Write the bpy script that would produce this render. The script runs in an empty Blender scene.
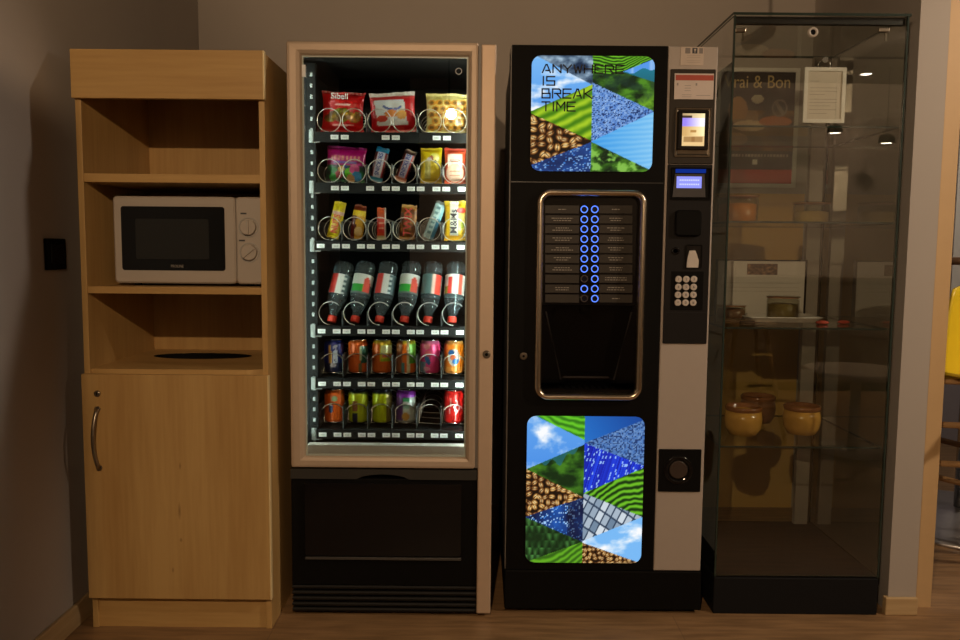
import bpy, bmesh, math, random
from mathutils import Vector, Matrix, noise as mnoise
R = math.radians
PI = math.pi
random.seed(11)
COL = bpy.context.scene.collection

# ------------------------------------------------------------------ camera frame
F, CAMH, PITCH, ROLL = 800.0, 1.165, R(5.07), R(.52)


def at(px, py, Y):
    """the point of the plane y = Y seen at that place of the photograph"""
    x = (px - 480) / F
    y = -(py - 320) / F
    cx = x * math.cos(ROLL) - y * math.sin(ROLL)
    cy = x * math.sin(ROLL) + y * math.cos(ROLL)
    d = (cx, math.cos(PITCH) + cy * math.sin(PITCH), -math.sin(PITCH) + cy * math.cos(PITCH))
    t = Y / d[1]
    return d[0] * t, CAMH + d[2] * t


def ax(px, py, Y): return at(px, py, Y)[0]
def az(px, py, Y): return at(px, py, Y)[1]


def box_at(px0, py0, px1, py1, Y):
    """x0, x1, z0, z1 of an upright rectangle on the plane y = Y"""
    mx, my = (px0 + px1) / 2, (py0 + py1) / 2
    return ax(px0, my, Y), ax(px1, my, Y), az(mx, py1, Y), az(mx, py0, Y)


def lin(c):
    """0-255 colour -> linear"""
    out = []
    for v in c[:3]:
        v = v / 255
        out.append(v / 12.92 if v <= .04045 else ((v + .055) / 1.055) ** 2.4)
    return tuple(out)


# ------------------------------------------------------------------ materials
MATS = {}


def new_mat(name):
    m = bpy.data.materials.new(name)
    m.use_nodes = True
    nt = m.node_tree
    b = nt.nodes['Principled BSDF']
    return m, nt, b


def plain(name, col, rough=.5, metal=0., vary=.08, scale=30., spec=.5, bump=0., coat=0., emit=None, estr=0.):
    """principled material with a little procedural variation"""
    m, nt, b = new_mat(name)
    tc = nt.nodes.new('ShaderNodeTexCoord')
    nz = nt.nodes.new('ShaderNodeTexNoise')
    nz.inputs['Scale'].default_value = scale
    nz.inputs['Detail'].default_value = 4
    nt.links.new(tc.outputs['Object'], nz.inputs['Vector'])
    mx = nt.nodes.new('ShaderNodeMix'); mx.data_type = 'RGBA'
    mx.inputs[6].default_value = tuple(max(0, c * (1 - vary)) for c in col) + (1,)
    mx.inputs[7].default_value = tuple(min(1, c * (1 + vary)) for c in col) + (1,)
    nt.links.new(nz.outputs['Fac'], mx.inputs[0])
    nt.links.new(mx.outputs[2], b.inputs['Base Color'])
    b.inputs['Roughness'].default_value = rough
    b.inputs['Metallic'].default_value = metal
    b.inputs['Specular IOR Level'].default_value = spec
    if coat:
        b.inputs['Coat Weight'].default_value = coat
        b.inputs['Coat Roughness'].default_value = .05
    if bump:
        bp = nt.nodes.new('ShaderNodeBump')
        bp.inputs['Strength'].default_value = bump
        bp.inputs['Distance'].default_value = .002
        nt.links.new(nz.outputs['Fac'], bp.inputs['Height'])
        nt.links.new(bp.outputs['Normal'], b.inputs['Normal'])
    if emit:
        b.inputs['Emission Color'].default_value = tuple(emit) + (1,)
        b.inputs['Emission Strength'].default_value = estr
    return m


def wood(name, c1, c2, axis='z', rough=.45, band=9.):
    m, nt, b = new_mat(name)
    tc = nt.nodes.new('ShaderNodeTexCoord')
    def noise(sc, scale, detail):
        mp = nt.nodes.new('ShaderNodeMapping')
        mp.inputs['Scale'].default_value = sc
        nt.links.new(tc.outputs['Object'], mp.inputs['Vector'])
        n = nt.nodes.new('ShaderNodeTexNoise')
        n.inputs['Scale'].default_value = scale
        n.inputs['Detail'].default_value = detail
        nt.links.new(mp.outputs['Vector'], n.inputs['Vector'])
        return n
    s = {'z': (1, 1, .06), 'x': (.06, 1, 1), 'y': (1, .06, 1)}[axis]
    s2 = {'z': (1, 1, .12), 'x': (.12, 1, 1), 'y': (1, .12, 1)}[axis]
    fine = noise(s, 90, 6)
    wide = noise(s2, band, 2)
    ma = nt.nodes.new('ShaderNodeMath'); ma.operation = 'MULTIPLY'
    ma.inputs[1].default_value = .45
    nt.links.new(fine.outputs['Fac'], ma.inputs[0])
    mb = nt.nodes.new('ShaderNodeMath'); mb.operation = 'MULTIPLY_ADD'
    mb.inputs[1].default_value = .75
    nt.links.new(wide.outputs['Fac'], mb.inputs[0])
    nt.links.new(ma.outputs[0], mb.inputs[2])
    cr = nt.nodes.new('ShaderNodeValToRGB')
    cr.color_ramp.elements[0].position = .36
    cr.color_ramp.elements[0].color = tuple(c1) + (1,)
    cr.color_ramp.elements[1].position = .78
    cr.color_ramp.elements[1].color = tuple(c2) + (1,)
    nt.links.new(mb.outputs[0], cr.inputs['Fac'])
    nt.links.new(cr.outputs['Color'], b.inputs['Base Color'])
    b.inputs['Roughness'].default_value = rough
    bp = nt.nodes.new('ShaderNodeBump')
    bp.inputs['Strength'].default_value = .08
    bp.inputs['Distance'].default_value = .001
    nt.links.new(fine.outputs['Fac'], bp.inputs['Height'])
    nt.links.new(bp.outputs['Normal'], b.inputs['Normal'])
    return m


def knotted(base, spots):
    """the same veneer with a few darker knots: ((x, z), half width, half height)"""
    m = base.copy()
    m.name = 'beech_knotted'
    nt = m.node_tree
    b = nt.nodes['Principled BSDF']
    src = b.inputs['Base Color'].links[0].from_socket
    tc = nt.nodes.new('ShaderNodeTexCoord')
    for (x, z), hw, hh in spots:
        mp = nt.nodes.new('ShaderNodeMapping')
        mp.vector_type = 'POINT'
        mp.inputs['Location'].default_value = (-x / hw, 0, -z / hh)
        mp.inputs['Scale'].default_value = (1 / hw, 0, 1 / hh)
        nt.links.new(tc.outputs['Object'], mp.inputs['Vector'])
        ln_ = nt.nodes.new('ShaderNodeVectorMath'); ln_.operation = 'LENGTH'
        nt.links.new(mp.outputs['Vector'], ln_.inputs[0])
        mr = nt.nodes.new('ShaderNodeMapRange')
        mr.inputs['From Min'].default_value = .1; mr.inputs['From Max'].default_value = 1.3
        mr.inputs['To Min'].default_value = .62; mr.inputs['To Max'].default_value = 0.
        nt.links.new(ln_.outputs['Value'], mr.inputs['Value'])
        mx = nt.nodes.new('ShaderNodeMix'); mx.data_type = 'RGBA'
        mx.inputs[7].default_value = (.16, .07, .02, 1)
        nt.links.new(mr.outputs['Result'], mx.inputs[0])
        nt.links.new(src, mx.inputs[6])
        src = mx.outputs[2]
    nt.links.new(src, b.inputs['Base Color'])
    return m


def painted(name, rough=.35, emit=0., spec=.5, coat=0., metal=0.):
    """colours read from the mesh's own printed design"""
    m, nt, b = new_mat(name)
    a = nt.nodes.new('ShaderNodeAttribute')
    a.attribute_name = 'design'
    b.inputs['Roughness'].default_value = rough
    b.inputs['Specular IOR Level'].default_value = spec
    b.inputs['Metallic'].default_value = metal
    if coat:
        b.inputs['Coat Weight'].default_value = coat
    if emit:
        nt.links.new(a.outputs['Color'], b.inputs['Emission Color'])
        b.inputs['Emission Strength'].default_value = emit
        b.inputs['Base Color'].default_value = (.02, .02, .02, 1)
    else:
        nt.links.new(a.outputs['Color'], b.inputs['Base Color'])
    return m


def glass(name, tint, refl=1.5, rough=0., gain=1.0):
    """clear pane: lets light straight through, mirrors at its front faces"""
    m = bpy.data.materials.new(name)
    m.use_nodes = True
    nt = m.node_tree
    nt.nodes.clear()
    out = nt.nodes.new('ShaderNodeOutputMaterial')
    mix = nt.nodes.new('ShaderNodeMixShader')
    tr = nt.nodes.new('ShaderNodeBsdfTransparent')
    tr.inputs['Color'].default_value = tuple(tint) + (1,)
    gl = nt.nodes.new('ShaderNodeBsdfGlossy')
    gl.inputs['Roughness'].default_value = rough
    fr = nt.nodes.new('ShaderNodeFresnel')
    fr.inputs['IOR'].default_value = refl
    ge = nt.nodes.new('ShaderNodeNewGeometry')
    inv = nt.nodes.new('ShaderNodeMath'); inv.operation = 'SUBTRACT'
    inv.inputs[0].default_value = gain
    sc = nt.nodes.new('ShaderNodeMath'); sc.operation = 'MULTIPLY'
    sc.inputs[1].default_value = gain
    nt.links.new(ge.outputs['Backfacing'], sc.inputs[0])
    nt.links.new(sc.outputs[0], inv.inputs[1])
    mu = nt.nodes.new('ShaderNodeMath'); mu.operation = 'MULTIPLY'
    mu.use_clamp = True
    nt.links.new(fr.outputs['Fac'], mu.inputs[0])
    nt.links.new(inv.outputs[0], mu.inputs[1])
    nt.links.new(mu.outputs[0], mix.inputs['Fac'])
    nt.links.new(tr.outputs[0], mix.inputs[1])
    nt.links.new(gl.outputs[0], mix.inputs[2])
    nt.links.new(mix.outputs[0], out.inputs['Surface'])
    return m


def lamp(name, col, strength):
    m = bpy.data.materials.new(name)
    m.use_nodes = True
    nt = m.node_tree
    nt.nodes.clear()
    out = nt.nodes.new('ShaderNodeOutputMaterial')
    em = nt.nodes.new('ShaderNodeEmission')
    em.inputs['Color'].default_value = tuple(col) + (1,)
    em.inputs['Strength'].default_value = strength
    nt.links.new(em.outputs[0], out.inputs['Surface'])
    return m


def laminate(name):
    m, nt, b = new_mat(name)
    tc = nt.nodes.new('ShaderNodeTexCoord')
    br = nt.nodes.new('ShaderNodeTexBrick')
    br.inputs['Scale'].default_value = 1.0
    br.inputs['Brick Width'].default_value = 1.25
    br.inputs['Row Height'].default_value = .19
    br.inputs['Mortar Size'].default_value = .0015
    br.inputs['Color1'].default_value = (.30, .175, .080, 1)
    br.inputs['Color2'].default_value = (.27, .155, .071, 1)
    br.inputs['Mortar'].default_value = (.21, .12, .06, 1)
    nt.links.new(tc.outputs['Object'], br.inputs['Vector'])
    mp = nt.nodes.new('ShaderNodeMapping')
    mp.inputs['Scale'].default_value = (.12, 1, 1)
    nt.links.new(tc.outputs['Object'], mp.inputs['Vector'])
    nz = nt.nodes.new('ShaderNodeTexNoise')
    nz.inputs['Scale'].default_value = 45
    nz.inputs['Detail'].default_value = 7
    nt.links.new(mp.outputs['Vector'], nz.inputs['Vector'])
    mx = nt.nodes.new('ShaderNodeMix'); mx.data_type = 'RGBA'; mx.blend_type = 'MULTIPLY'
    mx.inputs[0].default_value = .55
    nt.links.new(br.outputs['Color'], mx.inputs[6])
    cr = nt.nodes.new('ShaderNodeValToRGB')
    cr.color_ramp.elements[0].position = .35
    cr.color_ramp.elements[0].color = (.45, .42, .4, 1)
    cr.color_ramp.elements[1].position = .65
    cr.color_ramp.elements[1].color = (1.2, 1.2, 1.2, 1)
    nt.links.new(nz.outputs['Fac'], cr.inputs['Fac'])
    nt.links.new(cr.outputs['Color'], mx.inputs[7])
    nt.links.new(mx.outputs[2], b.inputs['Base Color'])
    b.inputs['Roughness'].default_value = .42
    return m


M = dict(
    wall=plain('wall_paint', (.41, .358, .312), .85, vary=.04, scale=3, bump=.05),
    ceiling=plain('ceiling_paint', (.17, .16, .15), .9),
    jamb=plain('jamb_paint', (.54, .35, .17), .55, vary=.04),
    lilac=plain('lilac_wall', (.33, .31, .36), .8),
    floor=laminate('laminate_floor'),
    skirting=wood('skirting_wood', (.42, .28, .13), (.58, .41, .22), 'x'),
    beech=wood('beech_vertical', (.43, .245, .080), (.57, .36, .135), 'z'),
    beech_h=wood('beech_horizontal', (.43, .245, .080), (.57, .36, .135), 'x'),
    edge=plain('beech_edge', (.86, .68, .36), .35),  # paler beech, stands in for light catching the cabinet's edge
    black=plain('black_plastic', (.005, .0045, .004), .60, vary=.2, spec=.08),
    black_gloss=plain('black_gloss', (.007, .006, .006), .10, vary=.15, spec=.3),
    black_sheet=plain('black_sheet', (.014, .013, .012), .65, vary=.2, spec=.14),
    grille=plain('black_grille', (.014, .013, .012), .5, spec=.25),
    body_grey=plain('grey_sheet', (.20, .18, .16), .5),
    champagne=plain('champagne_metal', (.52, .40, .295), .52, metal=.35, vary=.05, scale=60),
    champagne_pale=plain('champagne_pale', (.60, .44, .31), .50, metal=.3, vary=.05),
    column=plain('column_grey', (.42, .355, .305), .5, vary=.03),
    chrome=plain('bronze_chrome', (.78, .66, .50), .24, metal=1., vary=.05),
    steel=plain('steel', (.6, .58, .55), .25, metal=1.),
    wire=plain('spiral_wire', (.62, .61, .55), .32, metal=.85),
    bronze=plain('bronze_handle', (.30, .25, .19), .3, metal=.9),
    interior=plain('cabinet_interior', (.016, .019, .019), .7, vary=.2, spec=.12),
    tray=plain('tray_black', (.010, .011, .011), .66, vary=.2, spec=.12),
    divider=plain('divider_grey', (.07, .08, .08), .4, spec=.3),
    tab=plain('metal_tab', (.22, .24, .23), .35, metal=.6),
    label=plain('price_card', (.84, .88, .85), .5, vary=.03),
    ink=plain('printed_ink', (.05, .05, .055), .6),
    white=plain('white_enamel', (.47, .41, .35), .35, vary=.02),
    white_matte=plain('white_card', (.74, .70, .63), .65, vary=.03),
    window=plain('dark_door_glass', (.006, .006, .006), .06),
    knob=plain('grey_knob', (.42, .40, .37), .4),
    glass=glass('door_glass', (.97, .985, .98), 1.52, gain=4.6),
    case_glass=glass('case_glass', (.95, .965, .945), 1.52, gain=3.3),
    shelf_glass=glass('shelf_glass', (.95, .97, .955), 1.45, gain=.8),
    glass_edge=plain('glass_edge', (.026, .038, .030), .25, vary=.1, spec=.3),
    acrylic=glass('clear_acrylic', (.8, .8, .82), 1.45),
    wrapper=painted('wrapper_foil', .30, coat=.25),
    can=painted('printed_can', .28, metal=.25, coat=.3),
    print=painted('printed_paper', .6),
    screen=painted('backlit_picture', .6, emit=1.0, spec=.05),
    silver=plain('can_silver', (.72, .72, .72), .25, metal=1.),
    can_black=plain('can_dark_rim', (.03, .03, .04), .25, metal=.6),
    cap=plain('red_cap', (.72, .055, .03), .4),
    pet=None,
    jar_glass=glass('jar_glass', (.86, .86, .80), 1.5, .02, 1.5),
    red_ink=plain('red_ink', (.62, .03, .025), .4),
    white_ink=plain('white_ink', (.85, .85, .85), .45),
    cream_ink=plain('cream_ink', (.58, .44, .20), .45),
    blue_ink=plain('blue_ink', (.03, .06, .30), .45),
    screen_ink=plain('screen_ink', (.004, .004, .004), .6),
    ring_on=lamp('blue_ring_light', (.10, .22, 1.0), 1.6),
    ring_off=plain('ring_unlit', (.06, .045, .04), .4),
    button=plain('button_dark', (.004, .004, .012), .2),
    choice=plain('choice_plate', (.040, .033, .026), .5, spec=.25),
    choice_dark=plain('choice_plate_dark', (.022, .019, .017), .25),
    choice_ink=plain('choice_ink', (.30, .27, .23), .5),
    lcd=lamp('lcd_glow', (.28, .30, 1.0), 1.15),
    blue_glow=lamp('blue_hood_light', (.01, .05, .45), .55),
    pos_screen=painted('terminal_screen', .2, emit=1.15),
    led=lamp('led_tube', (.84, 1.0, .92), 58.0),
    led_side=lamp('led_tube_side', (.80, 1.0, .92), 22.0),
    bulb=lamp('lamp_lens', (1.0, .80, .52), 60.0),
    bulb_small=lamp('small_lens', (1.0, .90, .72), 22.0),
    bulb_dim=lamp('downlight_lens', (1.0, .84, .60), 14.0),
    honey=plain('jar_filling_amber', (.62, .22, .03), .35, vary=.35, scale=60),
    olive=plain('jar_filling_olive', (.24, .17, .035), .4, vary=.45, scale=90),
    pale_fill=plain('jar_filling_pale', (.66, .46, .13), .4, vary=.3, scale=70),
    brown_fill=plain('jar_filling_brown', (.16, .07, .03), .4, vary=.3, scale=70),
    pot=plain('honey_glaze', (.50, .27, .05), .22, vary=.25, scale=25),
    pot_rim=plain('brown_glaze', (.20, .075, .025), .2, vary=.3, scale=40),
    alu=plain('aluminium_post', (.46, .42, .36), .35, metal=.5),
    red_bit=plain('red_item', (.50, .06, .03), .4),
    dark_wood=plain('dark_table', (.16, .12, .09), .4),
    key=plain('key_grey', (.56, .49, .43), .4),
    table_wood=plain('table_brown', (.50, .40, .30), .5),
    stool_wood=wood('stool_wood', (.42, .24, .10), (.55, .34, .16), 'z'),
    stool_dark=wood('stool_dark_wood', (.10, .05, .025), (.16, .085, .04), 'z'),
    yellow=plain('yellow_shell', (.72, .52, .02), .38, vary=.04),
    white_paint=plain('white_paint', (.80, .78, .74), .5),
    clay=plain('poster_red', (.42, .07, .04), .6),
)


def bottle_plastic():
    m, nt, b = new_mat('clear_bottle')
    b.inputs['Base Color'].default_value = (.62, .80, .86, 1)
    b.inputs['Transmission Weight'].default_value = .93
    b.inputs['IOR'].default_value = 1.33
    b.inputs['Roughness'].default_value = .06
    b.inputs['Coat Weight'].default_value = .4
    nz = nt.nodes.new('ShaderNodeTexNoise'); nz.inputs['Scale'].default_value = 40
    tc = nt.nodes.new('ShaderNodeTexCoord'); nt.links.new(tc.outputs['Object'], nz.inputs['Vector'])
    bp = nt.nodes.new('ShaderNodeBump'); bp.inputs['Strength'].default_value = .15; bp.inputs['Distance'].default_value = .003
    nt.links.new(nz.outputs['Fac'], bp.inputs['Height']); nt.links.new(bp.outputs['Normal'], b.inputs['Normal'])
    return m


M['pet'] = bottle_plastic()

# ------------------------------------------------------------------ mesh building
class MB:
    def __init__(self):
        self.bm = bmesh.new()

    def _new(self, fs, mi, smooth):
        for f in fs:
            f.material_index = mi
            f.smooth = smooth

    def box(self, x0, x1, y0, y1, z0, z1, mi=0, bevel=0., seg=2):
        bm = self.bm
        if x0 > x1: x0, x1 = x1, x0
        if y0 > y1: y0, y1 = y1, y0
        if z0 > z1: z0, z1 = z1, z0
        v = [bm.verts.new((x, y, z)) for z in (z0, z1) for y in (y0, y1) for x in (x0, x1)]
        q = [(0, 2, 3, 1), (4, 5, 7, 6), (0, 1, 5, 4), (2, 6, 7, 3), (0, 4, 6, 2), (1, 3, 7, 5)]
        fs = [bm.faces.new([v[i] for i in f]) for f in q]
        self._new(fs, mi, False)
        if bevel:
            es = list({e for f in fs for e in f.edges})
            r = bmesh.ops.bevel(bm, geom=es, offset=bevel, segments=seg, profile=.5, affect='EDGES', clamp_overlap=True)
            for f in r['faces']:
                f.material_index = mi
        return self

    def prism(self, pts, y0, y1, mi=0, axis='y'):
        """polygon (x, z) swept along y, or (x, y) swept along z"""
        bm = self.bm
        if axis == 'y':
            a = [bm.verts.new((p[0], y0, p[1])) for p in pts]
            b = [bm.verts.new((p[0], y1, p[1])) for p in pts]
        elif axis == 'z':
            a = [bm.verts.new((p[0], p[1], y0)) for p in pts]
            b = [bm.verts.new((p[0], p[1], y1)) for p in pts]
        else:
            a = [bm.verts.new((y0, p[0], p[1])) for p in pts]
            b = [bm.verts.new((y1, p[0], p[1])) for p in pts]
        n = len(pts)
        fs = [bm.faces.new(a), bm.faces.new(b[::-1])]
        for i in range(n):
            fs.append(bm.faces.new((a[i], b[i], b[(i + 1) % n], a[(i + 1) % n])))
        self._new(fs, mi, False)
        return self

    def lathe(self, prof, c=(0, 0, 0), n=28, mi=0, axis='z', smooth=True, cap=True, mis=None):
        """profile of (radius, height) turned about an axis through c"""
        bm = self.bm
        rings = []
        for r, h in prof:
            ring = []
            for k in range(n):
                a = 2 * PI * k / n
                x, y = r * math.cos(a), r * math.sin(a)
                p = {'z': (x, y, h), 'y': (x, h, y), 'x': (h, x, y)}[axis]
                ring.append(bm.verts.new((c[0] + p[0], c[1] + p[1], c[2] + p[2])))
            rings.append(ring)
        for j in range(len(rings) - 1):
            for k in range(n):
                f = bm.faces.new((rings[j][k], rings[j][(k + 1) % n], rings[j + 1][(k + 1) % n], rings[j + 1][k]))
                f.material_index = mis[j] if mis else mi
                f.smooth = smooth
        if cap:
            for ring, m_ in ((rings[0], 0), (rings[-1], -1)):
                f = bm.faces.new(ring)
                f.material_index = mis[m_] if mis else mi
        return self

    def tube(self, path, r, n=8, mi=0, closed=False, caps=True):
        bm = self.bm
        P = [Vector(p) for p in path]
        rs = r if isinstance(r, (list, tuple)) else [r] * len(P)
        rings = []
        ref = None
        N = len(P)
        for i in range(N):
            if closed:
                t = (P[(i + 1) % N] - P[i - 1]).normalized()
            else:
                t = (P[min(i + 1, N - 1)] - P[max(i - 1, 0)]).normalized()
            if ref is None:
                ref = Vector((0, 0, 1)) if abs(t.z) < .9 else Vector((1, 0, 0))
            u = (ref - t * ref.dot(t))
            if u.length < 1e-5:
                u = t.orthogonal()
            u.normalize()
            w = t.cross(u)
            ref = u
            rings.append([bm.verts.new(P[i] + (u * math.cos(2 * PI * k / n) + w * math.sin(2 * PI * k / n)) * rs[i]) for k in range(n)])
        for j in range(N if closed else N - 1):
            a, b = rings[j], rings[(j + 1) % N]
            for k in range(n):
                f = bm.faces.new((a[k], a[(k + 1) % n], b[(k + 1) % n], b[k]))
                f.material_index = mi
                f.smooth = True
        if caps and not closed:
            for ring in (rings[0], rings[-1]):
                f = bm.faces.new(ring)
                f.material_index = mi
        return self

    def loops(self, loops, mi=0, smooth=False, close_first=False, close_last=False, ring=True, mis=None):
        """skin over a list of point loops of equal length"""
        bm = self.bm
        L = [[bm.verts.new(p) for p in lp] for lp in loops]
        n = len(L[0])
        for j in range(len(L) - 1):
            for k in range(n if ring else n - 1):
                f = bm.faces.new((L[j][k], L[j][(k + 1) % n], L[j + 1][(k + 1) % n], L[j + 1][k]))
                f.material_index = mis[j] if mis else mi
                f.smooth = smooth
        if close_first:
            bm.faces.new(L[0]).material_index = mi
        if close_last:
            bm.faces.new(L[-1]).material_index = mis[-1] if mis else mi
        return self

    def grid(self, nx, ny, fn, mi=0, smooth=True, design=None, keep=None):
        """fn(u, v) -> point; design(u, v) -> 0-255 colour"""
        bm = self.bm
        lay = bm.verts.layers.float_color.get('design') if design else None
        if design and lay is None:
            lay = bm.verts.layers.float_color.new('design')
        V = []
        for j in range(ny + 1):
            row = []
            for i in range(nx + 1):
                u, v = i / nx, j / ny
                w = bm.verts.new(fn(u, v))
                if design:
                    w[lay] = lin(design(u, v)) + (1,)
                row.append(w)
            V.append(row)
        for j in range(ny):
            for i in range(nx):
                f = bm.faces.new((V[j][i], V[j][i + 1], V[j + 1][i + 1], V[j + 1][i]))
                f.material_index = mi
                f.smooth = smooth
        return self

    def mesh(self, name, mats, recalc=True):
        if recalc:
            bmesh.ops.recalc_face_normals(self.bm, faces=self.bm.faces)
        me = bpy.data.meshes.new(name)
        self.bm.to_mesh(me)
        self.bm.free()
        for m in mats:
            me.materials.append(m)
        return me


def obj(name, mb, mats, parent=None, local=False, recalc=True):
    if not isinstance(mats, (list, tuple)):
        mats = [mats]
    mats = [M[m] if isinstance(m, str) else m for m in mats]
    me = mb.mesh(name, mats, recalc) if isinstance(mb, MB) else mb
    o = bpy.data.objects.new(name, me)
    COL.objects.link(o)
    if parent is not None:
        o.parent = parent
        if not local:
            w = Vector((0, 0, 0))
            p = parent
            while p is not None:                       # parents of world-built parts are only ever moved, never turned
                w = w + p.location
                p = p.parent
            o.location = -w
    return o


def tag(o, label, cat, group=None, kind=None):
    o['label'] = label
    o['category'] = cat
    if group: o['group'] = group
    if kind: o['kind'] = kind
    return o


def thing(name, label, cat, loc=(0, 0, 0), rot=(0, 0, 0), group=None):
    o = bpy.data.objects.new(name, None)
    COL.objects.link(o)
    o.location = loc
    o.rotation_euler = rot
    o.empty_display_size = .05
    return tag(o, label, cat, group)


def struct(name, mb, mats):
    o = obj(name, mb, mats)
    o['kind'] = 'structure'
    return o


def lettering(text, size, x, y, z, mat, parent, name='lettering', align='CENTER', rot=(PI / 2, 0, 0), local=False, depth=.0003, xs=1., bold=0.):
    cu = bpy.data.curves.new('text', 'FONT')
    cu.body = text
    cu.size = size
    cu.align_x = align
    cu.align_y = 'CENTER'
    cu.extrude = depth
    cu.offset = bold
    t = bpy.data.objects.new('text', cu)
    COL.objects.link(t)
    dg = bpy.context.evaluated_depsgraph_get()
    me = bpy.data.meshes.new_from_object(t.evaluated_get(dg))
    bpy.data.objects.remove(t)
    me.transform(Matrix.Translation((x, y, z)) @ Matrix.Rotation(rot[1], 4, 'Y') @ Matrix.Rotation(rot[0], 4, 'X') @ Matrix.Diagonal((xs, 1, 1, 1)))
    me.materials.clear()
    me.materials.append(M[mat])
    me.name = name
    return obj(name, me, [], parent, local)


def rr(x0, x1, z0, z1, r, y, n=6):
    """rounded rectangle loop on plane y"""
    r = min(r, (x1 - x0) / 2 - 1e-5, (z1 - z0) / 2 - 1e-5)
    out = []
    for cx, cz, a0 in ((x1 - r, z1 - r, 0), (x0 + r, z1 - r, 90), (x0 + r, z0 + r, 180), (x1 - r, z0 + r, 270)):
        for k in range(n + 1):
            a = R(a0 + 90 * k / n)
            out.append((cx + r * math.cos(a), y, cz + r * math.sin(a)))
    return out


def rframe(mb, x0, x1, z0, z1, prof, r, n=6, mi=0, close=True, smooth=False):
    """picture-frame skin: prof is a list of (inset, y); corner radius shrinks with the inset"""
    L = [rr(x0 + i, x1 - i, z0 + i, z1 - i, max(r - i, .0008), y, n) for i, y in prof]
    if close:
        L.append(L[0])
    mb.loops(L, mi, smooth)
    return mb


def rplate(mb, x0, x1, z0, z1, y0, y1, r, n=6, mi=0, ch=0.):
    """rounded plate from front y0 to back y1"""
    if ch:
        L = [rr(x0 + ch, x1 - ch, z0 + ch, z1 - ch, max(r - ch, .0005), y0, n), rr(x0, x1, z0, z1, r, y0 + ch, n), rr(x0, x1, z0, z1, r, y1, n)]
    else:
        L = [rr(x0, x1, z0, z1, r, y0, n), rr(x0, x1, z0, z1, r, y1, n)]
    mb.loops(L, mi, False, True, True)
    return mb


# ================================================================== THE ROOM
XL, YB, CZ = -1.235, 3.575, 2.62
RY, RX = -4.6, 5.6
mb = MB(); mb.box(XL - .1, RX, RY - .1, 5.2, -.05, 0); struct('floor', mb, 'floor')
mb = MB(); mb.box(XL - .1, RX, RY - .1, 5.2, CZ, CZ + .05); struct('ceiling', mb, 'ceiling')
mb = MB(); mb.box(XL - .1, XL, RY, YB + .1, 0, CZ); struct('wall_left', mb, 'wall')
mb = MB(); mb.box(XL, 1.44, YB, YB + .1, 0, CZ); struct('wall_back', mb, 'wall')
mb = MB(); mb.prism([(1.328, 2.50), (1.418, 2.50), (1.418, 2.62), (1.50, 2.62), (1.50, YB + .1), (1.44, YB + .1), (1.44, YB)], 0, CZ, axis='z')
struct('wall_right', mb, 'wall')
mb = MB(); mb.box(1.418, 1.497, 2.55, 2.62, 0, CZ); struct('trim_1', mb, 'jamb')
mb = MB(); mb.box(XL, RX, RY - .1, RY, 0, CZ); struct('wall_rear', mb, 'wall')
WY = -2.1
mb = MB(); mb.box(-.62, RX, WY - .1, WY, 0, CZ); struct('wall_partition', mb, 'wall')
mb = MB(); mb.box(RX, RX + .1, RY, 5.2, 0, CZ); struct('wall_far_right', mb, 'wall')
mb = MB(); mb.box(1.5, RX, 4.9, 5.0, 0, CZ); struct('wall_far_back', mb, 'lilac')
mb = MB(); mb.box(2.86, 3.02, 4.86, 4.9, .9, CZ); struct('trim_2', mb, 'white_paint')
mb = MB(); mb.box(XL, XL + .013, RY, YB, 0, .072, bevel=.003)
struct('baseboard_left', mb, wood('skirting_y', (.42, .28, .13), (.58, .41, .22), 'y'))
mb = MB(); mb.box(1.315, 1.419, 2.486, 2.50, 0, .058, bevel=.003); mb.box(1.315, 1.328, 2.5, 2.508, 0, .058)
struct('baseboard_right', mb, 'skirting')
mb = MB(); mb.box(.70, 1.43, YB - .004, YB, 0, 1.42); struct('trim_3', mb, plain('ochre_panel', (.78, .45, .13), .7, vary=.05, scale=4))  # flat panel added to tint the wall behind the lower case

# wall socket on the left wall
so = thing('wall_switch', 'black square switch plate on the dark left wall beside the tall wooden cabinet', 'switch', (XL, 2.32, 1.14))
mb = MB(); mb.box(XL, XL + .010, 2.268, 2.374, 1.094, 1.184, bevel=.003); obj('plate', mb, 'black', so)
mb = MB(); mb.box(XL + .010, XL + .014, 2.285, 2.357, 1.110, 1.168, bevel=.002); obj('rocker', mb, 'black_gloss', so)

# ================================================================== WOODEN CABINET
CY = 2.34
cx0, cx1 = ax(70, 249, CY) - .006, ax(263.6, 249, CY) - .003
cx0, cx1 = -1.178, -.628
cab = thing('tall_cabinet', 'tall pale wooden cabinet with open shelves above one door', 'cabinet', ((cx0 + cx1) / 2, 2.6, 0))
Z_top = az(166, 49.5, CY)
zv = az(166, 98.5, CY)
zs1a, zs1b = az(170, 182.5, CY + .02), az(170, 174, CY + .02)
zs2a, zs2b = az(172, 294, CY + .02), az(172, 287, CY + .02)
zd1 = az(172, 375, CY)
zd0 = az(176, 599, CY)
T = .018
yb = 2.84
mb = MB(); mb.box(cx0 + .001, cx0 + T, CY + T + .001, yb, 0, Z_top - .001, bevel=.0008); obj('side_panel', mb, 'beech', cab)
mb = MB(); mb.box(cx1 - T, cx1 - .001, CY + T + .001, yb, 0, Z_top - .001, bevel=.0008); obj('side_panel', mb, 'beech', cab)
mb = MB(); mb.box(cx0 + T, cx1 - T, yb - .006, yb, 0, Z_top - .002); obj('back_panel', mb, 'beech', cab)
mb = MB(); mb.box(cx0 + T, cx1 - T, CY + T + .001, yb - .006, Z_top - T, Z_top - .001); obj('top_panel', mb, 'beech_h', cab)
mb = MB(); mb.box(cx0, cx1, CY, CY + T, zv, Z_top, bevel=.0012); o = obj('valance', mb, 'beech_h', cab)
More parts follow.
